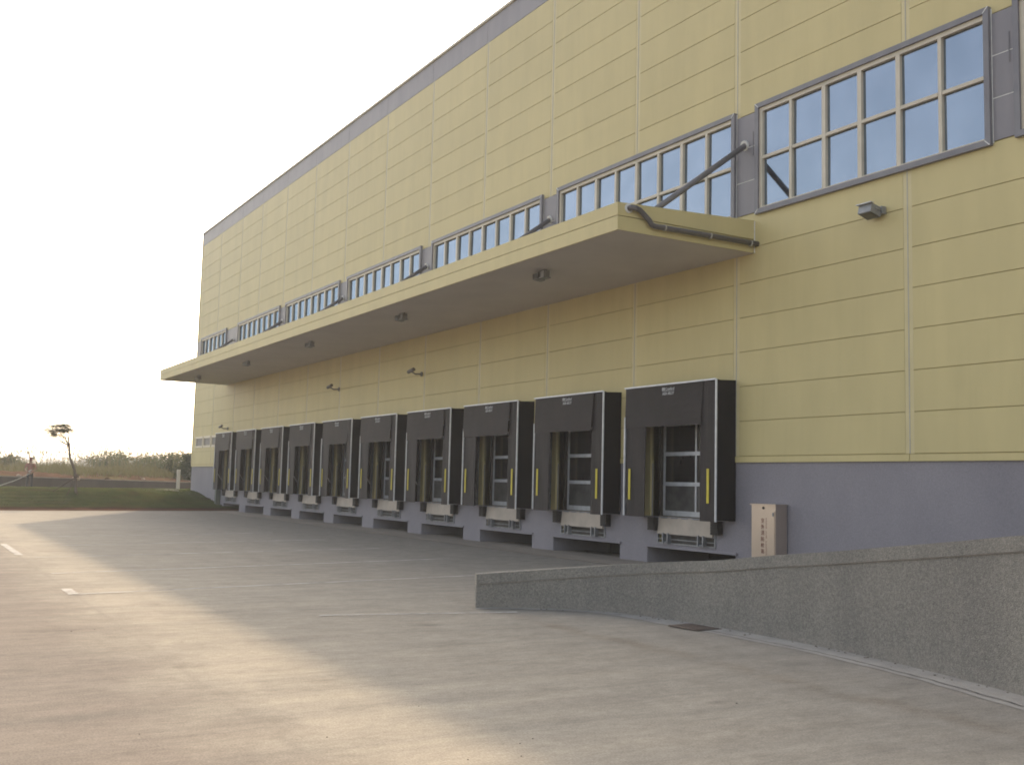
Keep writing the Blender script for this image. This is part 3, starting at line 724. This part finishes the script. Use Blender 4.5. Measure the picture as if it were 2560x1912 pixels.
# ------------------------------------------------------------------ hydrant cabinet
t = empty('hydrant_cabinet', (-21.68, YW, 0), 'freestanding stainless steel fire hydrant cabinet against the grey base wall', 'cabinet')
MB().box(-.46, .46, -.42, -.005, .3, 1.97).build('body', 'stainless', t)
MB().box(-.49, .49, -.46, -.0, 1.97, 2.0).build('cap', 'stainless', t)
MB().box(-.43, .43, -.438, -.421, .36, 1.82).build('door', 'stainless', t)
MB().box(-.42, .42, -.06+-.3, -.02, 0, .3).build('base', 'plinth', t)
MB().disc((0, -.42, 1.895), (0, -1, 0), .035, .02).build('lock', 'rubber', t)
mb = MB(); mb.box(.37, .41, -.46, -.438, 1.68, 1.78); mb.build('latch', 'steel', t)
for k, ch in enumerate('室外消防栓箱'):
    text_obj('character', ch, -.07, .05, -.442, 1.50-k*.165, .14, 'red', t)
mb = MB()
rr = random.Random(3)
for k in range(34):
    if k in (10, 11, 19, 20): continue
    z = 1.62-k*.030; mb.box(.10+rr.random()*.01, .135+rr.random()*.02, -.442, -.438, z, z+.012)
mb.build('small_print', 'red', t)

# ------------------------------------------------------------------ curved ramp wall
RP = [(-18.06, 9.79, .64), (-17.72, 10.6, .71), (-17.25, 11.3, .79), (-16.5, 11.92, .90), (-15.4, 12.27, 1.03), (-14.2, 12.43, 1.15), (-12.9, 12.47, 1.32), (-11.6, 12.45, 1.47), (-10.3, 12.3, 1.63), (-9.2, 12.1, 1.76), (-8.05, 11.81, 1.9), (-6.5, 11.35, 2.05), (-4.5, 10.75, 2.2), (-1, 9.7, 2.3), (4, 8.3, 2.3)]
def spline(P, n=6):
    out = []
    for i in range(len(P)-1):
        p0, p1, p2, p3 = [Vector(P[max(0, min(len(P)-1, i+k))]) for k in (-1, 0, 1, 2)]
        for k in range(n):
            t_ = k/n; out.append(.5*((2*p1)+(-p0+p2)*t_+(2*p0-5*p1+4*p2-p3)*t_*t_+(-p0+3*p1-3*p2+p3)*t_**3))
    out.append(Vector(P[-1])); return out
sp = spline(RP)
def offs(sp):
    out = []
    for i, p in enumerate(sp):
        d = (sp[min(i+1, len(sp)-1)]-sp[max(0, i-1)]); d.z = 0; d.normalize(); out.append(Vector((-d.y, d.x, 0)))
    return out
of = offs(sp)      # points to the building side
def ribbon(a, b, zlo, zhi):   # closed strip from offset a to offset b, heights as functions of the point
    mb = MB()
    for p, o in zip(sp, of):
        q, r_ = p+o*a, p+o*b; mb.v += [(q.x, q.y, zlo(p)), (r_.x, r_.y, zlo(p)), (r_.x, r_.y, zhi(p)), (q.x, q.y, zhi(p))]
    for i in range(len(sp)-1):
        k = 4*i
        for e in range(4): f = (e+1) % 4; mb.f.append((k+e, k+4+e, k+4+f, k+f))
    mb.f.append((0, 1, 2, 3)); k = 4*(len(sp)-1); mb.f.append((k+3, k+2, k+1, k)); return mb
rw = empty('ramp_wall', (-18, 10, 0), 'curved low ramp wall of speckled grey pebble render in the yard', 'wall')
ribbon(0, .26, lambda p: -.05, lambda p: p.z-.20).build('wall_body', 'pebble', rw, world=True)
ribbon(-.025, .285, lambda p: p.z-.188, lambda p: p.z).build('coping', 'pebble', rw, world=True)
ribbon(-.012, .27, lambda p: p.z-.20, lambda p: p.z-.187).build('mortar_line', 'wallcap', rw, world=True)
# ramp slab behind it
mb = MB()
idx = [i for i, p in enumerate(sp) if p.x > -17.2]
for i in idx:
    p = sp[i]+of[i]*.27; z = max(.004, min(1.45, .125*(p.x+17.0))); mb.v += [(p.x, p.y, z), (p.x, YW+.03, z)]
for k in range(len(idx)-1): mb.f.append((2*k, 2*k+2, 2*k+3, 2*k+1))
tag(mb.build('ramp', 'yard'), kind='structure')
# pale cement apron at the wall foot with a crack, and crumbs of debris
mb = MB()
for i, (p, o) in enumerate(zip(sp, of)):
    wd = .16+.42*sm((p.x+17.5)/3)+.05*noise.noise(Vector((p.x*2, p.y*2, 0)))
    q, r_ = p-o*.0, p-o*wd; mb.v += [(q.x, q.y, .012), (r_.x, r_.y, .006)]
for i in range(len(sp)-1): mb.f.append((2*i, 2*i+2, 2*i+3, 2*i+1)[::-1])
tag(mb.build('apron', 'apron'), kind='structure')
mb = MB()
for i in range(30, len(sp)-1):
    for k in range(4):
        t_ = k/4; p = sp[i].lerp(sp[i+1], t_); o = of[i]; e = (.46+.03*noise.noise(Vector((p.x*3, 9, 0))))
        q = p-o*e; wd = .010+.006*noise.noise(Vector((p.x*9, 2, 0))); mb.v += [(q.x+o.x*wd, q.y+o.y*wd, .016), (q.x-o.x*wd, q.y-o.y*wd, .016)]
for i in range(len(mb.v)//2-1): mb.f.append((2*i, 2*i+2, 2*i+3, 2*i+1)[::-1])
tag(mb.build('crack', 'dark'), kind='structure')
rr = random.Random(5); mb = MB()
for k in range(80):
    i = rr.randrange(8, len(sp)-8); p = sp[i].lerp(sp[i+1], rr.random())-of[i]*(.03+abs(rr.gauss(0, .09))); s_ = .006+rr.random()**2*.022; a = rr.random()*3
    mb.hexa([(p.x+math.cos(a+t_)*s_*m_, p.y+math.sin(a+t_)*s_*m_, z) for z, m_ in ((.008, 1), (.012+s_*.4, .6)) for t_ in (0, 1.3, 2.9, 4.4)])
tag(mb.build('debris', 'iron'), 'small crumbs of dirt and stones along the foot of the ramp wall', 'debris', kind='stuff')
mb = MB()
for k in range(60):
    x = -8-60*rr.random()**1.6; y = 1+rr.random()*17; s_ = .008+rr.random()**3*.022; a = rr.random()*3
    if x > -18 and y > 9.5: continue
    mb.hexa([(x+math.cos(a+t_)*s_*m_, y+math.sin(a+t_)*s_*m_, z) for z, m_ in ((.004, 1), (.008+s_*.3, .6)) for t_ in (0, 1.3, 2.9, 4.4)])
tag(mb.build('pebbles', 'iron'), 'scattered small stones and leaves on the concrete yard', 'debris', kind='stuff')
# drain grate
t = empty('drain_grate', (-14.35, 12.0, 0), 'rusty square drain grate at the foot of the curved ramp wall', 'grate')
A = [Vector((-14.62, 11.72, 0)), Vector((-13.98, 11.78, 0)), Vector((-14.02, 12.28, 0)), Vector((-14.66, 12.22, 0))]
def quadbar(p, q, wd, z0, z1):
    d = (q-p).normalized(); n_ = Vector((-d.y, d.x, 0))*wd/2
    return [(v.x, v.y, z) for z in (z0, z1) for v in (p-n_, q-n_, q+n_, p+n_)]
mb = MB()
for i in range(4): mb.hexa(quadbar(A[i], A[(i+1) % 4], .05, .012, .028))
mb.build('frame', 'iron', t, world=True)
sheetm = MB(); sheetm.hexa([(v.x, v.y, z) for z in (.0125, .0145) for v in A]); sheetm.build('sump', 'dark', t, world=True)
for k in range(1, 8):
    p, q = A[0].lerp(A[1], k/8), A[3].lerp(A[2], k/8); MB().hexa(quadbar(p, q, .045, .0145, .030)).build('grate_bar', 'iron', t, world=True)

# ------------------------------------------------------------------ low wall, post, cover, rocks
lw = empty('low_wall', (-90, 7, 1.1), 'long dark stained low concrete wall behind the lawn with pale top edge', 'wall')
def wallseg(y0, y1, zt, zb, w0, w1):
    out = MB(); n = 20
    for i in range(n):
        ya, yb_ = y0+(y1-y0)*i/n, y0+(y1-y0)*(i+1)/n
        P = lambda y, o: (WALLX(y)-o, y)
        ta, tb = zt(ya), zt(yb_)
        out.hexa([(*P(ya, w1), zb), (*P(ya, w0), zb), (*P(yb_, w0), zb), (*P(yb_, w1), zb), (*P(ya, w1), ta), (*P(ya, w0), ta), (*P(yb_, w0), tb), (*P(yb_, w1), tb)])
    return out
ztop = lambda y: 2.06-.0124*(y-7.1)
wallseg(-30, 27, lambda y: ztop(y)-.08, .6, -.02, .28).build('wall_body', 'lowwall', lw, world=True)
cp = MB()
wa = wallseg(-30, 27, ztop, .6, -.05, .31)
for i, v in enumerate(wa.v):
    if v[2] == .6: wa.v[i] = (v[0], v[1], ztop(v[1])-.075)
wa.build('coping', 'wallcap', lw, world=True)
p = Vector((-94.0, 21.4, 0)); z0 = 1.2
t = empty('marker_post', (p.x, p.y, z0), 'slim white post in front of the low wall near the building corner', 'post')
MB().box(-.13, .13, -.13, .13, 0, 1.72).build('shaft', 'whitepost', t)
MB().box(-.42, -.13, -.1, .1, 1.4, 1.68).build('box', 'iron', t)
q = at(363, 84); z0 = lawn_h(q.x, q.y)
mb = MB(); mb.box(q.x-.9, q.x+.9, q.y-.7, q.y+.7, z0-.15, z0+.1)
tag(mb.build('cover_slab', 'wallcap', loc=(q.x, q.y, z0)), 'flat pale concrete cover slab lying in the lawn', 'slab')
def rock(loc, r, seed, m, label, nm='rock', group=None):
    bm = bmesh.new(); bmesh.ops.create_icosphere(bm, subdivisions=2, radius=r*S)
    for v in bm.verts:
        n_ = noise.noise(v.co*1.7/(r*S)+Vector((seed*3.1, 0, 0))); v.co *= 1+.35*n_; v.co.z = v.co.z*.6+r*S*.25
    me = bpy.data.meshes.new(nm); bm.to_mesh(me); bm.free(); me.materials.append(M[m])
    o = bpy.data.objects.new(nm, me); C.objects.link(o); o.location = Vector(loc)*S; return tag(o, label, 'rock', group)
for k, (px_, d_, r_, m_, l_) in enumerate(((40, 84.5, .38, 'rock', 'pale rock on the red soil left of the man'), (165, 86, .62, 'rock', 'largest pale rock on the low wall behind the young tree'), (232, 90, .42, 'soil', 'reddish rock on the soil right of the young tree'), (268, 92, .45, 'soil', 'reddish lump of earth on the soil in front of the bushes'), (310, 95, .32, 'rock', 'small pale stone on the red soil below the far trees'), (60, 83.5, .3, 'rock', 'small pale stone on the low wall beside the man'))):
    q = at(px_, d_); rock((q.x, q.y, field_h(q.x, q.y)-.03), r_*.5, k, m_, l_, group=None)
for k, (px_, l_) in enumerate(((500-12, 'white lump of concrete at the right tip of the grassy bank'), (470-8, 'pale broken kerb piece below the grassy bank'))):
    q = Vector((-77.6-k*1.3, 19.0-k*.6, 0)); mb = MB(); mb.box(-.3, .3, -.09, .09, 0, .09)
    o = mb.build('kerb_piece', 'wallcap'); o.location = q*S; o.rotation_euler = (0, .05, 1.3+k*.3); tag(o, l_, 'kerb piece')

# ------------------------------------------------------------------ vegetation
def foliage(seed, lobes, n, leaf, flat=.6):
    """leaf-sized faces spread through overlapping clumps"""
    r = random.Random(seed); mb = MB(); tot = sum(l[3]**2 for l in lobes)
    for (cx, cy, cz, rad, sq) in lobes:
        for _ in range(int(n*rad*rad/tot)):
            th, u = r.random()*2*math.pi, r.uniform(-1, 1); rr_ = rad*(r.random()**.45)
            s_ = math.sqrt(1-u*u); p = Vector((cx+rr_*s_*math.cos(th), cy+rr_*s_*math.sin(th), cz+rr_*u*sq))
            if noise.noise(p*2.2/max(rad, .3)+Vector((seed, 0, 0))) < -.12: continue
            a = Vector((r.uniform(-1, 1), r.uniform(-1, 1), r.uniform(-flat, flat))).normalized(); b = a.cross(Vector((r.uniform(-1, 1), r.uniform(-1, 1), r.uniform(-1, 1)))).normalized()
            l = leaf*r.uniform(.6, 1.3)
            mb.add([p-a*l, p+b*l*.38, p+a*l, p-b*l*.38], [(0, 1, 2, 3)])
    return mb
def bush_like(name, loc, seed, h, wd, n, leaf, m, label, cat, group, trunkh=.35):
    r = random.Random(seed*7+1)
    t = empty(name, loc, label, cat, group)
    lobes = []
    for _ in range(9):
        a = r.random()*6.28; q = r.random()**.6*wd*.36; z = h*(trunkh+.1+r.random()*(.78-trunkh))
        lobes.append((q*math.cos(a), q*math.sin(a), z, wd*r.uniform(.16, .30), .7))
    lobes.append((0, 0, h*.55, wd*.33, .8)); lobes.append((r.uniform(-.1, .1)*wd, 0, h*.86, wd*.14, 1.1))
    foliage(seed, lobes, n, leaf).build('crown', m, t)
    mb = MB(); mb.tube([(0, 0, -.2), (.03*h, 0, h*.3), (0, .02*h, h*.7)], [wd*.035, wd*.028, wd*.012], 6)
    for k in range(5):
        l = lobes[k]; mb.tube([(.02*h, 0, h*.28+.05*k), ((l[0])*.5, l[1]*.5, l[2]*.8), l[:3]], [wd*.018, wd*.012, .01], 5)
    mb.build('trunk', 'bark', t, smooth=True); return t
def fz(p): return field_h(p.x, p.y)-.1
# mid-distance bushes (photo column, distance, height, width)
for k, (x, d, h, wd, m, l) in enumerate(((228, 128, 3.3, 5.0, 'leaf', 'tallest green bush, right of the young tree'), (262, 134, 2.6, 4.2, 'leaf', 'rounded green bush directly right of the tallest one'), (345, 122, 2.3, 5.0, 'leaf', 'low spreading bush midway to the building corner'), (378, 112, 2.3, 4.5, 'leaf', 'dense low bush left of the white post'), (310, 130, 2.2, 4.5, 'leaf', 'low yellowish bush in the middle of the field'), (20, 118, 1.9, 3.2, 'leaf', 'small green bush at the far left of the field'))):
    p = at(x, d); bush_like('bush', (p.x, p.y, fz(p)), 20+k, h, wd, 2600, .16, m, l, 'bush', 'bushes in the field', .1)
p = at(405, 103); bush_like('bush', (p.x, p.y, fz(p)-.7), 44, 3.3, 2.4, 2600, .14, 'leafdark', 'dark upright bush tucked beside the building corner', 'bush', 'bushes in the field', .05)
p = at(399, 101); bush_like('bush', (p.x, p.y, fz(p)-.9), 45, 2.3, 2.6, 2200, .14, 'leafdark', 'lower dark bush behind the white post', 'bush', 'bushes in the field', .05)
FS = 1.75
fart = [(178, 300, 5.6, 9, 'leftmost far tree, behind the young tree'), (196, 310, 6.2, 11, 'second far tree from the left'), (215, 290, 5.8, 9, 'far tree showing behind the tallest bush'), (246, 320, 6.4, 12, 'far tree left of the middle of the tree line'), (273, 300, 5.8, 10, 'broad far tree in the middle of the tree line'), (292, 315, 6.4, 10, 'far tree just right of the middle of the tree line'), (313, 290, 6.3, 8, 'far tree with a raised crown left of the last gap'), (329, 280, 6.9, 8, 'taller far tree with twin tops'), (352, 310, 5.0, 10, 'low far tree in front of the distant white shed'), (398, 262, 6.6, 7, 'last far tree, by the building corner'), (385, 300, 5.2, 7, 'far tree right of the distant white shed')]
for k, (x, d, h, wd, l) in enumerate(fart):
    p = at(x, d*FS); bush_like('far_tree', (p.x, p.y, fz(p)-.2), 60+k, h*FS-1.2, wd*FS, 1500, .7, 'leafdark', l, 'tree', 'hazy trees beyond the field', .15)
rr = random.Random(9)
for k, x in enumerate((12, 50, 105, 125, 150)):
    p = at(x, 620+30*k); bush_like('far_tree', (p.x, p.y, .5), 80+k, 9+rr.random()*3, 22, 900, 1.0, 'leafdark', ['faint distant tree at the left edge of the view', 'faint distant tree behind the man', 'faint distant tree left of the young tree', 'faint distant tree right beside the young tree trunk', 'faint distant tree beyond the young tree trunk'][k], 'tree', 'hazy trees beyond the field', .1)
p = at(374, 560); fb = empty('shed', (p.x, p.y, .6), 'distant low white shed half hidden by trees', 'building')
MB().box(-5, 5, -9, 9, 0, 9.0).build('wall', 'farwhite', fb); MB().hexa([(-5.4, -9.4, 9), (5.4, -9.4, 9), (5.4, 9.4, 9), (-5.4, 9.4, 9), (-5.4, -9.4, 9.3), (5.4, -9.4, 9.3), (5.4, 9.4, 9.9), (-5.4, 9.4, 9.9)]).build('roof', 'farwhite', fb)
# reeds and dry grass across the field (one mass)
mb = MB(); rr = random.Random(11)
def blade(p, h, wd, lean):
    a = rr.random()*6.28; u = Vector((math.cos(a), math.sin(a), 0))*wd; q = p+Vector((lean[0], lean[1], h))*1.0; mid = p+Vector((lean[0]*.3, lean[1]*.3, h*.55))
    mb.add([p-u, p+u, mid+u*.8, q, mid-u*.8], [(0, 1, 2, 3, 4)])
for k in range(26000):
    px_ = rr.uniform(-260, 470); d_ = 90+50*rr.random()**.9
    p = at(px_, d_); t_ = WALLX(p.y)-p.x
    if t_ < 3.5: continue
    cl = noise.noise(Vector((p.x*.16, p.y*.16, 2)))+.5*noise.noise(Vector((p.x*.5, p.y*.5, 8)))
    dens = sm((t_-2.5)/5)
    if rr.random() > dens*(.8+cl): continue
    h = max(.3, (.72+.7*cl)*rr.uniform(.6, 1.35)*(1 if t_ > 12 else .65)); p.z = field_h(p.x, p.y)-.1
    blade(p, h, rr.uniform(.02, .06), (rr.gauss(0, .2)*h, rr.gauss(0, .2)*h))
tag(mb.build('reeds', 'reed'), 'dry brown green reeds and grass covering the field behind the wall', 'reeds', kind='stuff')
mb = MB()
for k in range(420):
    px_ = rr.uniform(-200, 420); p = at(px_, 98+30*rr.random()); p.z = field_h(p.x, p.y); h = rr.uniform(1.3, 2.7); lx, ly = rr.gauss(0, .25), rr.gauss(0, .25)
    if WALLX(p.y)-p.x < 7: continue
    blade(p, h, .022, (lx, ly))
    for q in range(3): blade(p+Vector((lx, ly, h))*rr.uniform(.85, 1), rr.uniform(.12, .3), .05, (rr.gauss(0, .16), rr.gauss(0, .16)))
tag(mb.build('tall_reeds', 'reed'), 'thin tall reed stems with feathery tops rising above the field', 'reeds', kind='stuff')
# turf blades
mb = MB()
for k in range(26000):
    y = rr.uniform(-8, 24); s_ = rr.random()**1.3*13; x = EDGE(y)-s_-.35
    if x < WALLX(y)+.2: continue
    n2 = noise.noise(Vector((x*.6, y*.6, 3)))
    if n2 < -.15 and rr.random() < .6: continue
    if y > 20.9 and x > -89: continue
    blade(Vector((x, y, lawn_h(x, y))), rr.uniform(.06, .16), .022, (rr.gauss(0, .05), rr.gauss(0, .05)))
tag(mb.build('grass', 'turf'), 'short rough green turf laid in rows on the bank', 'grass', kind='stuff')

# ------------------------------------------------------------------ young tree with support stakes
tb = at(157, 72.0); tz = lawn_h(tb.x, tb.y)
rgt = Vector((rt.x, rt.y, 0)).normalized(); bk = Vector((fw.x, fw.y, 0)).normalized(); K = 72.0/2291.0   # units per photo pixel at the tree
def tp(px_, py, dep=0): return rgt*((px_-157)*K)+bk*dep+Vector((0, 0, 1))*((1066-py)*K)
yt = empty('young_tree', (tb.x, tb.y, tz), 'lone young tree with a bent bare trunk and flat umbrella crown on the lawn', 'tree')
trunk = [tp(166, 1070), tp(164, 1040, .02), tp(160.5, 1020, .05), tp(155, 1003, 0), tp(149.5, 990, -.05), tp(146.5, 977, 0), tp(145, 965, .03), tp(144.5, 957, 0)]
sp2 = spline([tuple(p) for p in trunk], 4)
MB().tube(sp2, [.105-.045*i/len(sp2) for i in range(len(sp2))], 8).build('trunk', 'bark', yt, smooth=True)
mb = MB(); fork = tp(144.5, 960); tips = []
for (x, y, dep) in ((101, 936, .2), (114, 938, -.6), (124, 932, .8), (129, 930, -.3), (140, 926, .5), (143, 932, -.7), (147, 928, .1), (133, 944, 1.0), (118, 944, -1.0)):
    x = 120+(x-124)*.78; e = tp(x+rr.uniform(-1, 1), y, dep); tips.append(e); m_ = fork.lerp(e, .5)+rgt*((x-128)*.004)+Vector((0, 0, -.05))
    mb.tube([fork+Vector((0, 0, -.1)), m_, e], [.034, .022, .012], 5)
mb.build('branch', 'bark', yt, smooth=True)
mb = MB()
sprays = tips+[tp(rr.uniform(113, 134), rr.uniform(918, 932), rr.uniform(-.8, .8)) for _ in range(18)]+[tp(100, 930, 0), tp(98, 927, .2), tp(103, 932, -.2), tp(139, 930, 0), tp(137, 924, .3), tp(140, 928, -.3), tp(120, 941, .1), tp(112, 938, .3), tp(131, 917, .2)]
for e in sprays:
    for q in range(9):
        a = rr.random()*6.28; L = rr.uniform(.2, .42); d_ = Vector((math.cos(a), math.sin(a), rr.uniform(-.35, .15)))
        for s_ in range(5):
            c_ = e+d_*L*(s_+1)/5+Vector((0, 0, rr.uniform(-.03, .03)-.1*((s_/5)**2))); n_ = Vector((-d_.y, d_.x, rr.uniform(-.4, .1)))
            for sg in (-1, 1): mb.add([c_, c_+n_*sg*.11+d_*.03, c_+n_*sg*.20+d_*.07, c_+n_*sg*.10+d_*.09], [(0, 1, 2, 3)])
mb.build('crown', 'leaf', yt)
st = empty('tree_support', (tb.x, tb.y, tz), 'tripod of thin dark stakes propping the young tree trunk', 'stakes')
top = tp(164.5, 1030, 0)
for (x, y, dep) in ((118, 1070, -.9), (150, 1071, 1.2), (158, 1068, -1.2), (174, 1070, -.3)):
    e = tp(x, y, dep); e.z = lawn_h(tb.x+e.x, tb.y+e.y)-tz-.1
    dirn = (top-e).normalized(); MB().tube([e, top+dirn*.28], .032, 6).build('stake', 'stake', st)
MB().tube([top-rgt*.16+bk*.05, top+rgt*.16+bk*.05, top+rgt*.12-bk*.12, top-rgt*.12-bk*.12], .035, 6).build('tie', 'soil', st)

# ------------------------------------------------------------------ person
def skin_mesh(name, vs_, es, rs, m, parent, sub=1, root=0):
    me = bpy.data.meshes.new(name); me.from_pydata([tuple(Vector(v)*S) for v in vs_], es, [])
    o = bpy.data.objects.new(name, me); C.objects.link(o)
    md = o.modifiers.new('k', 'SKIN'); md.use_smooth_shade = True
    sv = me.skin_vertices[0].data if me.skin_vertices else None
    if sv is None:
        bm = bmesh.new(); bm.from_mesh(me); bm.verts.layers.skin.verify(); bm.to_mesh(me); bm.free(); sv = me.skin_vertices[0].data
    for i, r_ in enumerate(rs):
        rx, ry = (r_ if isinstance(r_, tuple) else (r_, r_)); sv[i].radius = (rx*S, ry*S); sv[i].use_root = (i == root)
    if sub: s2 = o.modifiers.new('s', 'SUBSURF'); s2.levels = sub; s2.render_levels = sub
    dg = bpy.context.evaluated_depsgraph_get(); me2 = bpy.data.meshes.new_from_object(o.evaluated_get(dg)); me2.name = name
    bpy.data.objects.remove(o); me2.materials.clear(); me2.materials.append(M[m])
    ob = bpy.data.objects.new(name, me2); C.objects.link(ob); ob.parent = parent; return ob
pp = at(64.5, 73.6); pz = lawn_h(pp.x, pp.y)+.03
face = math.atan2(-pp.y, -pp.x)-math.pi/2     # local +y looks at the camera
pe = empty('person', (pp.x, pp.y, pz), 'man in a faded red shirt, dark trousers and cap holding a hose on the lawn', 'person', rz=face)
Hh = 2.12
V = lambda x, y, z: (x*Hh, y*Hh, z*Hh)
vs_, es, rs = [], [], []
def jn(p, r_, par=None):
    vs_.append(V(*p)); rs.append((r_[0]*Hh, r_[1]*Hh) if isinstance(r_, tuple) else r_*Hh)
    if par is not None: es.append((par, len(vs_)-1))
    return len(vs_)-1
pel = jn((0, 0, .52), (.075, .055)); ch1 = jn((0, .005, .60), (.07, .05), pel); ch2 = jn((0, 0, .72), (.085, .058), ch1); ch3 = jn((0, 0, .80), (.07, .045), ch2); nk = jn((0, .005, .845), .028, ch3)
hd0 = jn((0, .01, .88), (.040, .045), nk); hd1 = jn((0, .012, .93), (.046, .054), hd0); hd2 = jn((0, .008, .975), (.034, .042), hd1)
ns = jn((0, .062, .925), .008, hd1)
arms = {}
for sx in (-1, 1):
    s1 = jn((.105*sx, 0, .80), .034, ch3)
    el = jn((.165*sx, -.02, .645), .025, s1)
    wr = jn((.085*sx+.03, .13, .545+.02*sx), .017, el)
    hn = jn((.07*sx+.03, .165, .54+.02*sx), (.02, .014), wr)
    arms[sx] = (s1, el, wr, hn)
    for q in range(4):
        b0 = jn((.058*sx+.03, .182+.003*q, .556-.012*q+.02*sx), .006, hn); b1 = jn((.035*sx+.03, .196, .556-.012*q+.02*sx), .0055, b0); jn((.022*sx+.03, .186, .553-.011*q+.02*sx), .005, b1)
    t0 = jn((.06*sx+.03, .160, .565+.02*sx), .007, hn); jn((.045*sx+.03, .170, .575+.02*sx), .006, t0)
    hp = jn((.048*sx, 0, .485), (.048, .05), pel); kn = jn((.062*sx, .012, .27), .032, hp); an = jn((.07*sx, -.005, .05), .022, kn); jn((.078*sx, .06, .018), (.022, .014), an)
skin_mesh('body', vs_, es, rs, 'skin', pe)
def sub_skin(name, pts, edges, rad, m): return skin_mesh(name, [V(*p) for p in pts], edges, [((a*Hh, b*Hh) if isinstance((a, b), tuple) else 0) for a, b in rad], m, pe)
sub_skin('shirt', [(0, 0, .50), (0, .005, .60), (0, 0, .72), (0, 0, .805), (-.107, 0, .80), (-.16, -.018, .665), (.107, 0, .80), (.16, -.018, .665)], [(0, 1), (1, 2), (2, 3), (3, 4), (4, 5), (3, 6), (6, 7)], [(.088, .066), (.083, .062), (.097, .068), (.08, .054), (.042, .042), (.036, .036), (.042, .042), (.036, .036)], 'shirt')
sub_skin('trousers', [(0, 0, .53), (-.05, 0, .47), (-.063, .012, .27), (-.071, -.003, .055), (.05, 0, .47), (.063, .012, .27), (.071, -.003, .055)], [(0, 1), (1, 2), (2, 3), (0, 4), (4, 5), (5, 6)], [(.082, .064), (.056, .058), (.041, .041), (.033, .033), (.056, .058), (.041, .041), (.033, .033)], 'trousers')
for sx in (-1, 1): sub_skin('shoe', [(.071*sx, -.025, .022), (.079*sx, .072, .018)], [(0, 1)], [(.027, .024), (.026, .016)], 'rubber')
sub_skin('hair', [(0, -.012, .925), (0, -.006, .965)], [(0, 1)], [(.050, .05), (.045, .046)], 'hair')
sub_skin('cap', [(0, .003, .965), (0, .003, .990), (0, .07, .968)], [(0, 1), (0, 2)], [(.052, .058), (.038, .045), (.036, .006)], 'cap')
mb = MB()
for sx in (-1, 1): mb.box((.018*sx-.006)*Hh, (.018*sx+.006)*Hh, .060*Hh, .066*Hh, .936*Hh, .942*Hh)
mb.box(-.014*Hh, .014*Hh, .056*Hh, .061*Hh, .896*Hh, .900*Hh); mb.build('face_features', 'hair', pe)
# hose held in his right-hand side, drooping to the lawn on the left
rot = Matrix.Rotation(face, 3, 'Z'); h1 = pp+rot@Vector(V(.06, .185, .56)); h1.z += pz; h2 = pp+rot@Vector(V(-.02, .19, .525)); h2.z += pz
pts = [h1+rgt*.25+Vector((0, 0, .12)), h1, h2, h2-rgt*.5+Vector((0, 0, -.3)), h2-rgt*1.1+Vector((0, 0, -.58))]
for k in range(1, 12):
    q = h2-rgt*(1.1+k*.35); q = q-bk*.02*k; g = lawn_h(q.x, q.y)+.05; q.z = max(g, h2.z-.58-.13*k); pts.append(q)
q0 = pts[-1]
for k in range(1, 14): q = q0-rgt*.6*k+bk*.25*math.sin(k*.8); q.z = lawn_h(q.x, q.y)+.05; pts.append(q)
mb = MB().tube([Vector(p) for p in spline([tuple(p) for p in pts], 3)], .026, 6)
tag(mb.build('hose', 'hose', smooth=True, loc=tuple(h1)), 'pale hose running from the man\'s hands down to the lawn at left', 'hose')

# ------------------------------------------------------------------ haze
hz = MB().box(-4100, 4100, -4100, 4100, -1.4, 24.0)
m = bpy.data.materials.new('air_haze'); m.use_nodes = True; t_ = m.node_tree; t_.nodes.clear()
pv = t_.nodes.new('ShaderNodeVolumePrincipled'); pv.inputs['Color'].default_value = (.93, .94, .96, 1); pv.inputs['Density'].default_value = HAZE; pv.inputs['Anisotropy'].default_value = .25
mo = t_.nodes.new('ShaderNodeOutputMaterial'); t_.links.new(pv.outputs[0], mo.inputs['Volume'])
tag(hz.build('haze', m), 'thin bright haze hanging over the yard and fields', 'haze', kind='stuff')
